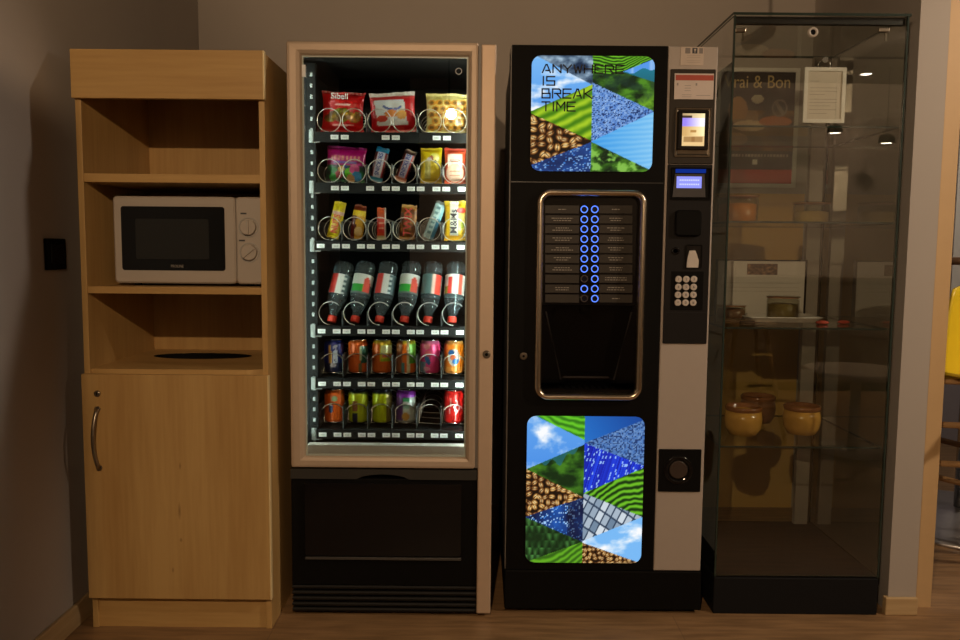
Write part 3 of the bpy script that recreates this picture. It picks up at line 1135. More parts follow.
product('chocolate_bar', 'pale blue and white bar leaning right on the third tray', 'chocolate bar', 427.8, 242, 2, .034, .126, .009, d_light_blue, (120, 160, 170), tilt=21, lean=3, group=G1, seed=25., flare=-.05, nx=20)
product('candy_bag', 'yellow sweets bag with a white upright band at the right end of the third tray', 'snack bag', 455, 242, 2, .070, .126, .014, d_yellow_band, (220, 180, 20), tilt=0, group=G1, seed=26., nx=30,
        text=[('M&Ms', .030, .45, .48, 'ink', -PI / 2, 1.)])


# ---- bottles: standing upside down, cap to the front, leaning back
def bottle_profile():
    return [(.0128, .020), (.0128, .026), (.0165, .036), (.026, .058), (.0318, .078), (.0325, .088), (.0325, .158), (.0305, .163), (.0325, .170), (.0305, .177), (.0325, .184), (.0318, .194), (.026, .203), (.016, .205), (.010, .201)]


def wrap(r, z0, z1, design, nu=40, nv=24):
    mb = MB()
    mb.grid(nu, nv, lambda u, v: (r * math.sin(2 * PI * (u - .5)), -r * math.cos(2 * PI * (u - .5)), z0 + (z1 - z0) * v), 0, True, design)
    return mb


def d_lab_red(u, v):                                    # u = .5 faces the glass
    c = (70, 92, 96)
    if .34 < u < .47: c = (196, 52, 42)
    elif .47 < u < .56: c = (214, 220, 214)
    elif .56 < u < .62 and math.sin(v * 26) > 0: c = (180, 196, 196)
    return c


def d_lab_green(u, v):
    c = (206, 212, 204)
    if v < .46: c = (28, 150, 40) if .33 < u < .55 else (70, 90, 92)
    if blob(u, v, .59, .35 + .3 * 0, .07, .5) < 1 and u > .545: c = (206, 66, 44)
    if v < .10: c = (84, 100, 100)
    return c


def d_lab_turn(u, v):
    c = (84, 118, 118)
    if .57 < u < .68: c = (222, 66, 46)
    elif .52 < u < .57: c = (230, 196, 180)
    return c


def d_lab_both(u, v):
    c = (224, 226, 218)
    if .38 < u < .47 and v < .85: c = (212, 56, 44)
    if .55 < u < .63: c = (216, 84, 60)
    if .30 < u < .40 and v < .4: c = (120, 150, 50)
    return c


GB = 'water bottles on the fourth tray'
for k, (lab, dsn, px) in enumerate([
        ('clear water bottle with red and white label, leftmost of the bottle tray', d_lab_red, 331.3),
        ('clear water bottle with a white and green label, second from the left on its tray', d_lab_green, 354.6),
        ('clear water bottle with red and white label between two green-labelled bottles', d_lab_red, 379),
        ('clear water bottle with a white and green label, fourth from the left on its tray', d_lab_green, 404),
        ('clear water bottle with label turned to a red edge, second from the right', d_lab_turn, 427.5),
        ('clear water bottle with white and red label, rightmost of the bottle tray', d_lab_both, 451.8)]):
    Y = LY + .052
    x = ax(px, 325, Y)
    tl = 11 - k * 1.5
    r_ = thing('water_bottle', lab, 'bottle', (x, Y, FLOORZ[3] + .0075), (R(-17), R(tl), 0), GB)
    mb = MB(); mb.lathe(bottle_profile(), (0, 0, 0), 28, cap=True); obj('bottle_body', mb, 'pet', r_, local=True)
    mb = MB(); mb.lathe([(.0135, 0), (.0150, .0015), (.0150, .019), (.0142, .021)], (0, 0, 0), 22); obj('cap', mb, 'cap', r_, local=True)
    obj('bottle_label', wrap(.0330, .092, .158, dsn), 'print', r_, local=True)


# ---- cans
def can_parts(root, design, rim='silver', squash=1.):
    prof = [(.0225, .0), (.0262, .0015), (.0300, .006), (.0330, .012)]
    mb = MB()
    lay = mb.bm.verts.layers.float_color.new('design')
    zs = [.006, .012] + [.012 + (.098 - .012) * j / 26 for j in range(1, 27)] + [.106, .1115]
    def rad(z):
        if z < .012: return .0295 + (.033 - .0295) * (z - .006) / .006
        if z <= .098: return .033
        return .033 - (.033 - .0272) * ((z - .098) / (.1115 - .098)) ** 1.2
    n_ = 56
    rings = []
    for z in zs:
        ring = []
        for k in range(n_):
            u = k / n_
            a = 2 * PI * (u - .5)
            v_ = mb.bm.verts.new((rad(z) * math.sin(a), -rad(z) * math.cos(a), z))
            v_[lay] = lin(design(u, (z - .006) / .1055)) + (1,)
            ring.append(v_)
        rings.append(ring)
    for j in range(len(rings) - 1):
        for k in range(n_):
            f = mb.bm.faces.new((rings[j][k], rings[j][(k + 1) % n_], rings[j + 1][(k + 1) % n_], rings[j + 1][k]))
            f.smooth = True
    obj('can_body', mb, 'can', root, local=True)
    mb = MB()
    mb.lathe([(.0272, .1115), (.0278, .1135), (.0272, .1150), (.0258, .1145), (.0250, .1105), (.002, .1105)], (0, 0, 0), 30)
    mb.lathe([(.0225, .0018), (.0240, 0), (.0262, .0015), (.0296, .006)], (0, 0, 0), 30)
    lid = obj('can_lid', mb, rim, root, local=True)
    mb = MB(); mb.lathe([(.007, .1108), (.007, .1122)], (0, -.006, 0), 14); mb.box(-.0045, .0045, -.004, .012, .1110, .1122); obj('pull_tab', mb, 'silver', lid, local=True)


def front(u): return (u - .5) * 2 * PI * .033          # metres along the wall from the side facing the glass


def c_blue(u, v):
    c = (14, 30, 112)
    x = front(u)
    if .26 < v < .86 and -.014 < x < -.002 - .010 * (v - .5): c = (206, 150, 40)
    if .30 < v < .86 and .000 < x < .016 and fbm(u * 30, v * 9, 1., 2, 2.) > -.25: c = (206, 214, 224)
    if v < .30: c = (20, 26, 60)
    if blob(x, v, .002, .22, .010, .07) < 1: c = (160, 150, 150)
    if .0 < v < .05: c = (30, 40, 90)
    return c


def c_orange_green(u, v):
    c = (214, 98, 34)
    x = front(u)
    if v > .88: c = (226, 110, 34)
    if x > .014 and .28 < v < .82: c = (40, 84, 60)
    if .010 < x < .018 and .4 < v < .84: c = (190, 206, 160)
    if .006 < x < .016 and v < .28: c = (120, 110, 70)
    if abs(v - .5) < .02 and x < 0: c = (180, 70, 30)
    return c


def c_citrus(u, v):
    c = (206, 100, 34)
    x = front(u)
    if x > -.006 and .36 < v < .95: c = (206, 190, 40)
    if x > -.002 and .60 < v < .86: c = (214, 216, 150)
    if x > .002 and .48 < v < .56: c = (206, 120, 96)
    if x > -.002 and .34 < v < .46: c = (150, 176, 40)
    if v > .93: c = (196, 164, 40)
    return c


def c_orange_lime(u, v):
    c = (226, 112, 26)
    x = front(u)
    if v > .90: c = (210, 196, 40)
    if .004 < x < .016: c = (232, 226, 180)
    if x >= .014 and .3 < v < .9: c = (96, 160, 50)
    if x < -.010: c = (150, 90, 50)
    if -.014 < x < -.002 and v < .32: c = (80, 130, 120)
    return c


def c_pink(u, v):
    c = (222, 62, 122)
    x = front(u)
    if v > .9: c = (190, 90, 130)
    if blob(x, v, -.009, .84, .012, .10) < 1: c = (214, 130, 130)
    if blob(x, v, -.006, .58, .013, .12) < 1: c = (206, 92, 92)
    if blob(x + .03 * (v - .4), v, -.006, .40, .009, .13) < 1: c = (34, 100, 150)
    if x < -.014 and v < .36: c = (120, 140, 150)
    if blob(x, v, -.010, .14, .012, .06) < 1: c = (226, 150, 160)
    return c


def c_orange_blue(u, v):
    c = (238, 128, 22)
    x = front(u)
    if v > .92: c = (214, 150, 80)
    if blob(x, v, .000, .50, .020, .26) < 1: c = (206, 200, 190)
    if blob(x, v, -.008, .64, .011, .10) < 1: c = (30, 90, 150)
    if blob(x, v, -.002, .50, .010, .10) < 1: c = (226, 110, 66)
    if blob(x, v, .006, .38, .011, .09) < 1: c = (36, 96, 160)
    if v < .2: c = (236, 150, 60)
    return c


def c_orange_badge(u, v):
    c = (222, 98, 24)
    x = front(u)
    if blob(x, v, .007, .74, .010, .09) < 1: c = (140, 170, 130)
    if blob(x, v, -.006, .44, .008, .16) < 1: c = (24, 66, 120)
    if blob(x, v, -.006, .56, .005, .05) < 1: c = (206, 190, 160)
    return c


def c_lime_label(u, v):
    c = (176, 190, 24)
    x = front(u)
    if -.018 < x < .001 and .36 < v < .66: c = (150, 96, 60)
    if -.018 < x < .003 and v < .28: c = (24, 28, 60)
    if v > .94: c = (30, 34, 44)
    return c


def c_lime_plain(u, v):
    if v > .94: return (30, 34, 50)
    x = front(u)
    return (186, 204, 20) if x < .016 else (130, 120, 60)


def c_purple(u, v):
    c = (196, 206, 196)
    x = front(u)
    if v > .80: c = (128, 38, 160)
    elif x < -.010: c = (110, 70, 130)
    if -.008 < x < .014 and .66 < v < .78: c = (56, 150, 96)
    if -.008 < x < .012 and .44 < v < .56: c = (150, 196, 176)
    if blob(x, v, .000, .20, .014, .12) < 1: c = (210, 160, 70)
    if v < .06: c = (150, 156, 150)
    return c


def c_red(u, v):
    c = (214, 30, 26)
    x = front(u)
    # white script strokes running up the can
    s = abs(x - .010 - .006 * math.sin((v - .3) * 22))
    if .28 < v < .72 and s < .0022: c = (240, 225, 220)
    if abs(blob(x, v, .014, .48, .009, .12) - .8) < .28: c = (240, 225, 220)
    if abs(x + .010 + .003 * math.sin(v * 7)) < .0014 and .12 < v < .80: c = (236, 180, 170)
    return c


GC = 'drink cans in the vending machine'
CAN_Y = LY + .030 + .044 + .018
for (lab, dsn, px, row, rim) in [
        ('dark blue drink can with yellow and white design, leftmost on the upper can tray', c_blue, 335.2, 4, 'silver'),
        ('orange can with a dark green right edge beside the dark blue can', c_orange_green, 358.3, 4, 'silver'),
        ('orange and yellow-green citrus can, third from the left on the upper can tray', c_citrus, 382, 4, 'silver'),
        ('orange can with pale stripe and lime top beside the pink can', c_orange_lime, 405.7, 4, 'silver'),
        ('pink drink can with a blue motif', c_pink, 430, 4, 'silver'),
        ('bright orange can with blue motifs to the right of the pink can', c_orange_blue, 453.2, 4, 'silver'),
        ('orange can with a small green badge, leftmost on the lowest tray', c_orange_badge, 335.2, 5, 'silver'),
        ('lime green can with a dark label at its foot on the lowest tray', c_lime_label, 358.3, 5, 'can_black'),
        ('plain lime green can with a dark rim on the lowest tray', c_lime_plain, 381.8, 5, 'can_black'),
        ('purple-topped pale can on the lowest tray', c_purple, 405.7, 5, 'silver'),
        ('red cola can with white script at the right end of the lowest tray', c_red, 453.2, 5, 'silver')]:
    r_ = thing('soda_can', lab, 'drink can', (slot_x(int(round((px - 335) / 23.6))), CAN_Y, FLOORZ[row] + FLOORP), (0, 0, R(random.uniform(-4, 4))), GC)
    can_parts(r_, dsn, rim)

# ================================================================== COFFEE MACHINE
KY = 2.487
kx0, kx1, kx2 = ax(509.6, 249, KY), ax(662.3, 249, KY), ax(711.4, 249, KY)
KTOP = az(600, 45.5, KY)
KB = az(600, 570.5, KY)
KBACK = 3.22
cf = thing('coffee_vending_machine', 'black hot drink vending machine with two glowing landscape panels and blue buttons', 'vending machine', ((kx0 + kx2) / 2, 2.85, 0))
DEP = .13
mb = MB(); mb.box(kx0 + .004, kx2 - .004, KY + DEP, KBACK, KB + .002, KTOP - .006); obj('housing', mb, 'body_grey', cf)
mb = MB(); mb.box(kx0 - .003, kx2 + .004, KY - .004, KBACK, .012, KB, bevel=.004); obj('plinth', mb, 'black', cf)
for fx in (kx0 + .05, kx2 - .05):
    for fy in (KY + .08, KBACK - .08):
        mb = MB(); mb.lathe([(.02, 0), (.02, .014)], (fx, fy, 0), 14); obj('foot', mb, 'black', cf)
# door slab with the window opening
ox0, ox1, oz0, oz1 = box_at(536.5, 190.5, 643.0, 399.0, KY)
mb = MB()
r0 = .038
Lf = [rr(ox0, ox1, oz0, oz1, r0, KY, 8)]
# outer loop with the same vertex count, projected to the slab's outline
def outline(loop, x0, x1, z0, z1):
    out = []
    cx_, cz_ = (ox0 + ox1) / 2, (oz0 + oz1) / 2
    n_ = len(loop) // 4
    for k, p in enumerate(loop):
        q = k // n_
        j = k % n_
        # corner arcs: first half runs to the vertical side, second half to the horizontal one
        c = [(x1, z1), (x0, z1), (x0, z0), (x1, z0)][q]
        if j < n_ / 2 - .6: pt = (c[0], p[2]) if q in (0, 2) else (p[0], c[1])
        elif j > n_ / 2 - .4: pt = (p[0], c[1]) if q in (0, 2) else (c[0], p[2])
        else: pt = c
        out.append((pt[0], KY, pt[1]))
    return out
lo = Lf[0]
outl = outline(lo, kx0, kx1, KB + .002, KTOP)
bk = [(x, KY + DEP - .001, z) for x, y, z in lo]
obk = [(x, KY + DEP - .001, z) for x, y, z in outl]
mb.loops([outl, lo, bk, obk, outl])
door = obj('door', mb, 'black', cf)
# right column
mb = MB(); mb.box(kx1 + .0015, kx2, KY - .001, KY + DEP - .001, KB + .002, KTOP - .001, bevel=.003); colm = obj('side_column', mb, 'column', cf)
# left edge strip, a little paler
mb = MB(); mb.box(kx0 - .003, kx0 - .0002, KY + .004, KY + DEP, KB + .002, KTOP - .002); obj('edge_strip', mb, 'body_grey', cf)
# lock on the door
a = at(523.5, 356, KY)
mb = MB(); mb.lathe([(.012, .001), (.012, -.003), (.009, -.005)], (a[0], KY, a[1]), 20, axis='y'); mb.lathe([(.004, -.0055), (.004, -.005)], (a[0], KY, a[1]), 12, mi=1, axis='y')
obj('lock', mb, ['bronze', 'black'], door)
# door seam under the upper picture
mb = MB(); z = az(590, 182.5, KY); mb.box(kx0 + .002, kx1 - .002, KY - .0008, KY + .001, z - .0015, z + .0015); obj('seam_strip', mb, plain('seam', (.03, .028, .025), .3), door)


# ---------------- backlit pictures
def hash2(i, j, s=0):
    v = math.sin(i * 127.1 + j * 311.7 + s * 74.7) * 43758.5453
    return v - math.floor(v)


def t_sky(x, y, s=0.):
    n = fbm(x * 2.6 + s, y * 4 + s, 1.6, 5, s)
    return mixc(mixc((60, 130, 225), (120, 185, 245), min(1, abs(y))), (250, 252, 255), max(0, n * 1.5 + .1))


def t_field(x, y, s=0.):
    q = x * .55 + y * 1.0
    st = math.sin((q + .03 * fbm(x * 4, y * 4)) * 62)
    c = mixc((70, 128, 14), (178, 214, 40), .5 + .5 * st)
    return mixc(c, (50, 96, 14), .35 * max(0, fbm(x * 6, y * 6, 1, 3, s)) + .1)


def t_beans(x, y, sc=15.):
    X, Y = x * sc, y * sc * 1.0
    best = (9, 0, 0, 0)
    for j in range(int(math.floor(Y)) - 1, int(math.floor(Y)) + 2):
        for i in range(int(math.floor(X)) - 1, int(math.floor(X)) + 2):
            cx, cy = i + .2 + .6 * hash2(i, j), j + .2 + .6 * hash2(i, j, 1)
            a = hash2(i, j, 2) * PI
            dx, dy = X - cx, Y - cy
            p, q = dx * math.cos(a) + dy * math.sin(a), -dx * math.sin(a) + dy * math.cos(a)
            d = (p / .62) ** 2 + (q / .42) ** 2
            if d < best[0]: best = (d, p, q, hash2(i, j, 3))
    d, p, q, h = best
    if d > 1: return (26, 12, 4)
    if abs(q - .06 * math.sin(p * 6)) < .06: return (50, 24, 8)
    c = mixc((196, 138, 62), (104, 56, 20), h)
    c = mixc((255, 226, 165), c, d * 1.9 + .15 * h)
    return mixc(c, (46, 20, 6), max(0, d - .45) * 1.5)


def t_hills(x, y, s=0.):
    n = fbm(x * 7 + s, y * 13, 1., 5, s)
    return mixc((10, 34, 12), (78, 136, 34), .42 + 1.1 * n)


def t_terrace(x, y, s=0., f=60):
    q = y + .10 * math.sin(x * 5 + s) + .16 * x * x + .02 * fbm(x * 6, y * 6)
    st = math.sin(q * f)
    return mixc((16, 50, 8), (110, 190, 36), .5 + .6 * st)


def t_mosaic(x, y, sc=46, dark=0.):
    sc *= 1.9
    h = hash2(int(x * sc), int(y * sc))
    h2 = hash2(int(x * sc * .45), int(y * sc * .45), 4)
    c = mixc((58, 108, 190), (176, 208, 246), h * .8 + .2 * h2)
    if h > .80 - .3 * dark: c = (30, 56, 110)
    return c


def t_water(x, y, s=0.):
    st = math.sin((y + .08 * x) * 150 + 2 * fbm(x * 4, y * 8))
    c = mixc((36, 140, 226), (176, 226, 252), max(0, min(1, 1.25 * (x - .25))) * .7 + .08 * st)
    return c


def t_circuit(x, y, s=0.):
    n = fbm(x * 6, y * 6, 1, 3, s)
    c = mixc((8, 24, 66), (34, 98, 196), .35 + .6 * n)
    h = hash2(int(x * 110), int(y * 110), 6)
    if h > .90: c = (160, 205, 250)
    elif h > .82: c = (70, 140, 225)
    if x > .36: c = mixc(c, (8, 12, 40), .55)
    return c


def t_streak(x, y):
    k = int(x * 110 + y * 40)
    h = hash2(k, 3)
    c = mixc((12, 22, 150), (30, 70, 235), h)
    if hash2(k, int(y * 56), 5) > .90: c = (150, 190, 255)
    return c


def t_rock(x, y):
    n = fbm(x * 9, y * 14, 1, 4, 2.)
    return mixc((24, 44, 70), (170, 196, 216), .38 + .75 * n)


def t_forest(x, y):
    d = abs(((x * 17 + .5 * math.floor(y * 20) + .3 * fbm(x * 5, y * 5)) % 1) - .5) * 2
    e = (y * 20) % 1
    c = mixc((78, 140, 66), (10, 34, 10), d * .9 + .5 * (e - .3))
    return mixc(c, (14, 40, 14), .5 + .9 * fbm(x * 9, y * 9))


def t_city(x, y):
    X, Y = x * 15 + y * 9, y * 15 - x * 8
    h = hash2(int(math.floor(X)), int(math.floor(Y * .7)), 8)
    fx_, fy_ = X % 1, (Y * .7) % 1
    c = mixc((96, 120, 146), (232, 240, 246), h)
    if fx_ < .2 or fy_ < .16: c = (48, 66, 90)
    return c


def ln(x, p, q): return p[1] + (q[1] - p[1]) * (x - p[0]) / (q[0] - p[0])


def pic_upper(x, y):                                    # x, y in 0..1, y downwards
    m = .495
    if x < m:
        if y < ln(x, (.03, 0), (m, .25)): return t_rock(x, y)
        if y < ln(x, (0, .48), (m, .245)): return t_sky(x, 1 - y * 1.2, 1.)
        if y < ln(x, (0, .50), (m, .73)): return t_field(x, y)
        if y < ln(x, (0, .95), (m, .745)): return t_beans(x, y, 16)
        return mixc(t_circuit(x * .7, y, 3.), (40, 80, 150), .3)
    if y < ln(x, (m, .23), (1, .47)):
        if x > .74 and ln(x, (.74, .135), (1, .02)) < y < ln(x, (.74, .135), (1, .22)):
            if y > ln(x, (.74, .18), (1, .13)) - .03 + .05 * math.sin(x * 40) * .3: return mixc((30, 130, 160), (20, 90, 100), y * 3)
            return t_sky(x, .4, 2.)
        if y < .14 - .05 * (x - m) + .02 * math.sin(x * 13): return t_terrace(x, y, 1., 260)
        c = t_hills(x, y, 3.)
        n = fbm(x * 8, y * 8, 1., 4, 4.)
        c = mixc(c, (136, 200, 44), max(0, min(.8, (x - .78) * 3 + (y - .40) * 3 + n)))
        c = mixc(c, (20, 46, 40), max(0, min(.7, .5 + 1.2 * n - abs(y - .26) * 6)))
        return c
    if y < ln(x, (m, .74), (1, .48)): return t_mosaic(x, y, 60, max(0, (x - .7)) * 2)
    if y < ln(x, (m, .74), (1, .99)): return t_water(x, y)
    c = t_hills(x, y, 6.)
    c = mixc(c, (136, 196, 80), max(0, min(.9, 3.2 * fbm(x * 11, y * 11, 1, 4, 5.))))
    return c


def pic_lower(x, y):
    m = .49
    if x < m:
        if y < ln(x, (.07, 0), (m, .16)): return mixc(t_terrace(x, y, 2., 150), (90, 210, 40), .45)
        if y < ln(x, (0, .36), (m, .19)): return t_sky(x, .6 - y, 4.)
        if y < ln(x, (0, .36), (m, .55)):
            c = t_hills(x, y, 1.)
            d = y - ln(x, (0, .36), (m, .19))
            if d < .055 * (1 - abs(x - .29) / .16) + .02 * math.sin(x * 50) and .13 < x < .45: c = mixc(c, (36, 110, 130), .85)
            return mixc(c, (20, 70, 10), .2)
        if y < ln(x, (0, .685), (m, .55)): return t_beans(x, y * 1.25, 20)
        if y < ln(x, (0, .69), (m, .855)): return t_circuit(x, y, 1.)
        if y < ln(x, (0, 1.0), (m, .855)): return t_forest(x, y)
        return mixc(t_terrace(x, y, 4., 150), (86, 150, 30), .5)
    if y < ln(x, (m, .18), (1, .02)): return mixc((14, 66, 150), (40, 130, 220), (1 - x) * 1.1 + y * .8)
    if y < ln(x, (m, .18), (1, .33)): return mixc(t_mosaic(x, y * 1.25, 52, .5), (40, 76, 120), .25)
    if y < ln(x, (m, .52), (1, .345)): return t_streak(x, y)
    if y < ln(x, (m, .52), (1, .68)): return t_terrace(x, y, 3.6, 150)
    if y < ln(x, (m, .85), (1, .68)): return t_city(x, y)
    if y < ln(x, (m, .86), (1, 1.0)): return t_sky(x, y * 1.6, 6.)
    return t_beans(x, y * 1.25, 26)


def backlit(name, x0, x1, z0, z1, r, pic, nx, ny, parent):
    mb = MB()
    w, h = x1 - x0, z1 - z0
    cx_ = (x0 + x1) / 2
    def pt(u, v):
        z = z0 + h * v
        e = min(z - z0, z1 - z)
        s = 0. if e >= r else r - math.sqrt(max(0., r * r - (r - e) ** 2))
        return (cx_ + (u - .5) * (w - 2 * s), KY - .003, z)
    mb.grid(nx, ny, pt, 0, False, lambda u, v: pic((pt(u, v)[0] - x0) / w, 1 - v))
    # thin rim behind the picture
    rplate(mb, x0 - .001, x1 + .001, z0 - .001, z1 + .001, KY - .0028, KY + .001, r, 8, 1)
    return obj(name, mb, ['screen', 'black_gloss'], parent)


a = box_at(531.0, 56.0, 653.2, 171.5, KY)
upx = a
up = backlit('display_panel', a[0], a[1], a[2], a[3], .030, pic_upper, 190, 180, door)
b = box_at(526.2, 416.0, 642.8, 562.5, KY)
backlit('display_panel', b[0], b[1], b[2], b[3], .030, pic_lower, 180, 220, door)

STROKES = {
    'A': [[(0, 0), (.42, 1), (.58, 1), (1, 0)], [(.42, .26), (.86, .26)]], 'N': [[(0, 0), (0, 1), (1, 0), (1, 1)]], 'Y': [[(0, 1), (.5, .45), (1, 1)], [(.5, .45), (.5, 0)]],
    'W': [[(0, 1), (.25, 0), (.5, .75), (.75, 0), (1, 1)]], 'H': [[(0, 0), (0, 1)], [(1, 0), (1, 1)], [(0, .5), (1, .5)]], 'E': [[(1, 1), (0, 1), (0, 0), (1, 0)], [(0, .5), (.9, .5)]],
    'R': [[(0, 0), (0, 1), (.8, 1), (1, .85), (1, .5), (.25, .5)], [(.5, .5), (1, 0)]], 'I': [[(.5, 0), (.5, 1)]], 'S': [[(1, 1), (0, 1), (0, .5), (1, .5), (1, 0), (0, 0)]],
    'B': [[(0, .5), (0, 0), (1, 0), (1, .5), (0, .5)], [(0, .6), (0, 1), (.85, 1), (.85, .5)]], 'K': [[(0, 0), (0, 1)], [(1, 1), (.15, .5), (1, 0)]], 'T': [[(0, 1), (1, 1)], [(.5, 1), (.5, 0)]],
    'M': [[(0, 0), (0, 1), (.5, .4), (1, 1), (1, 0)]]}


def stroke_word(mb, word, x, z, h, adv, w, t, y0, y1):
    for ch in word:
        ww = .25 * w if ch == 'I' else w
        for line in STROKES[ch]:
            for p, q in zip(line[:-1], line[1:]):
                P = Vector((x + p[0] * ww, z + p[1] * h)); Q = Vector((x + q[0] * ww, z + q[1] * h))
                d = (Q - P).normalized(); nrm = Vector((-d.y, d.x)) * t / 2
                P = P - d * t * .4; Q = Q + d * t * .4
                mb.prism([tuple(P + nrm), tuple(Q + nrm), tuple(Q - nrm), tuple(P - nrm)], y0, y1)
        x += (adv * .42 if ch == 'I' else adv)


W_, H_ = upx[1] - upx[0], upx[3] - upx[2]
mb = MB()
for word, v0, v1 in (('ANYWHERE', .080, .147), ('IS', .182, .255), ('BREAK', .288, .365), ('TIME', .400, .476)):
    stroke_word(mb, word, upx[0] + .088 * W_, upx[3] - v1 * H_, (v1 - v0) * H_, .0318, .0240, .0043, KY - .0036, KY - .0031)
obj('lettering', mb, 'screen_ink', up)

# ---------------- the window: chrome frame, choice panel, cup bay
mb = MB()
rframe(mb, ox0 - .002, ox1 + .002, oz0 - .002, oz1 + .002, [(-.003, KY + .001), (-.003, KY - .006), (.0005, KY - .014), (.0055, KY - .019), (.011, KY - .020), (.017, KY - .016), (.0205, KY - .006), (.0205, KY + .016)], .042, 9, smooth=True, close=False)
obj('chrome_frame', mb, 'chrome', door)
ixa, ixb, iza, izb = ox0 + .013, ox1 - .013, oz0 + .013, oz1 - .013
zsplit = az(590, 305, KY)
mb = MB(); mb.box(ixa - .004, ixb + .004, KY + .018, KY + .05, zsplit, oz1 - .001); cp = obj('choice_panel', mb, 'black_gloss', door)
brow = [209.4, 219.4, 229.1, 239.1, 248.9, 258.8, 268.8, 278.8, 288.7, 298.5]
PY_ = KY + .018
for i, py in enumerate(brow):
    for side, px in ((0, 584.1), (1, 594.6)):
        bx, bz = at(px, py, PY_)
        lit = not (side == 0 and i in (7, 9))
        mb = MB()
        mb.lathe([(.0138, 0), (.0138, -.003), (.0125, -.004)], (bx, PY_, bz), 24, axis='y')
        mb.lathe([(.0116, -.0040), (.0116, -.0047), (.0086, -.0047), (.0086, -.0040)], (bx, PY_, bz), 28, mi=1, axis='y', cap=False)
        obj('button', mb, ['button', 'ring_on' if lit else 'ring_off'], cp)
    for side, (pa, pb) in ((0, (545.3, 579.0)), (1, (599.2, 632.2))):
        q = box_at(pa, py - 4.0, pb, py + 4.0, PY_)
        mb = MB()
        mb.box(q[0], q[1], PY_ - .002, PY_, q[2], q[3], 0)
        if not (side == 0 and i in (7, 9)):
            c = (q[0] + q[1]) / 2
            zc = (q[2] + q[3]) / 2
            rnd = random.Random(i * 2 + side)
            rows_ = [0] if i in (0,) or (i == 9) else [.0035, -.0035]
            for dz in rows_:
                x = c - rnd.uniform(.016, .034) if len(rows_) > 1 else c - .012
                end = c + (c - x)
                while x < end:
                    l = rnd.uniform(.004, .010)
                    mb.box(x, min(x + l, end), PY_ - .0024, PY_ - .0018, zc + dz - .0012, zc + dz + .0012, 1)
                    x += l + .0022
        obj('selection_label', mb, ['choice', 'choice_ink'], cp)
# cup bay
BX0, BX1 = ixa, ixb
bz0, bz1 = iza, zsplit - .003
ybk_ = KY + .10
mb = MB()
cxm = (BX0 + BX1) / 2
# back wall, sloping cheeks, ceiling
mb.box(BX0, BX1, ybk_, ybk_ + .006, bz0, bz1)
mb.box(BX0, BX1, KY + .05, ybk_, bz1 - .004, bz1)
for s in (-1, 1):
    xo = BX0 if s < 0 else BX1
    # cheek: narrow towards the bottom
    pts_t = [(xo, KY + .016), (xo - s * .020, KY + .016), (xo - s * .050, ybk_), (xo, ybk_)]
    pts_b = [(xo, KY + .016), (xo - s * .075, KY + .016), (xo - s * .100, ybk_), (xo, ybk_)]
    mb.loops([[(x, y, bz1 - .01) for x, y in pts_t], [(x, y, bz0 + .035) for x, y in pts_b]], 0, False, True, True)
bay = obj('cup_bay', mb, 'black_gloss', door)
mb = MB(); mb.box(BX0, BX1, KY + .012, ybk_, bz0, bz0 + .014, bevel=.002)
for k in range(9):
    x = cxm - .085 + k * .021
    mb.box(x, x + .010, KY + .03, ybk_ - .01, bz0 + .0135, bz0 + .0155, 1)
obj('drip_tray', mb, ['black', 'grille'], bay)
mb = MB(); mb.box(cxm - .082, cxm + .082, KY + .045, KY + .052, bz0 + .046, bz0 + .051, bevel=.001); obj('cup_rail', mb, plain('rail_brown', (.10, .08, .065), .3), bay)
for s in (-1, 1):
    mb = MB(); mb.prism([(BX0 + .016 if s < 0 else BX1 - .016, bz1 - .02), (BX0 + .021 if s < 0 else BX1 - .021, bz1 - .02), (cxm + s * .086, bz0 + .046), (cxm + s * .081, bz0 + .046)], KY + .014, KY + .018)
    obj('bay_edge', mb, plain('bay_edge_grey', (.045, .04, .036), .3), bay)
mb = MB(); mb.lathe([(.012, bz1 - .035), (.017, bz1 - .02), (.017, bz1 - .004)], (cxm, KY + .07, 0), 18); obj('spout', mb, 'black', bay)
mb = MB(); mb.box(ixa + .0045, ixb - .0045, KY + .006, KY + .010, bz0 + .002, zsplit + .0); obj('flap_door', mb, 'acrylic', bay)

# ---------------- payment column
q = box_at(668.8, 69.0, 717.2, 344.0, KY)
px0, px1 = kx1 + .0085, kx2 - .0065
pz0, pz1 = az(690, 343.5, KY), az(690, 69.5, KY)
zmid = az(690, 164.5, KY)
mb = MB(); rplate(mb, px0, px1, zmid + .001, pz1, KY - .006, KY + .001, .003, ch=.0015); pay = obj('terminal_module', mb, plain('module_brown_black', (.034, .026, .018), .45, spec=.25), colm)
mb = MB(); rplate(mb, px0, px1, pz0, zmid - .001, KY - .006, KY + .001, .003, ch=.0015); mod = obj('coin_module', mb, plain('module_black', (.013, .011, .010), .6, spec=.15), colm)
PF = KY - .006
# instruction card with red header (its square code is left out)
q = box_at(674.3, 73.6, 713.5, 99.4, PF)
mb = MB()
mb.box(q[0], q[1], PF - .0018, PF, q[2], q[3], 0)
h = q[3] - q[2]; w = q[1] - q[0]
mb.box(q[0] + .003, q[1] - .001, PF - .0022, PF - .0016, q[3] - h * .27, q[3] - h * .06, 1)
for u0, u1, v in ((.26, .42, .46), (.26, .42, .56), (.26, .42, .66), (.20, .44, .82), (.56, .92, .84), (.20, .44, .90)):
    mb.box(q[0] + u0 * w, q[0] + u1 * w, PF - .0022, PF - .0016, q[3] - v * h - .0014, q[3] - v * h, 2)
for u in (.06, .54):
    mb.box(q[0] + u * w, q[0] + (u + .04) * w, PF - .0022, PF - .0016, q[3] - .47 * h, q[3] - .37 * h, 2)
obj('instruction_card', mb, [plain('card_pink_white', (.62, .52, .46), .4), 'clay', plain('grey_print', (.30, .26, .24), .6)], pay)
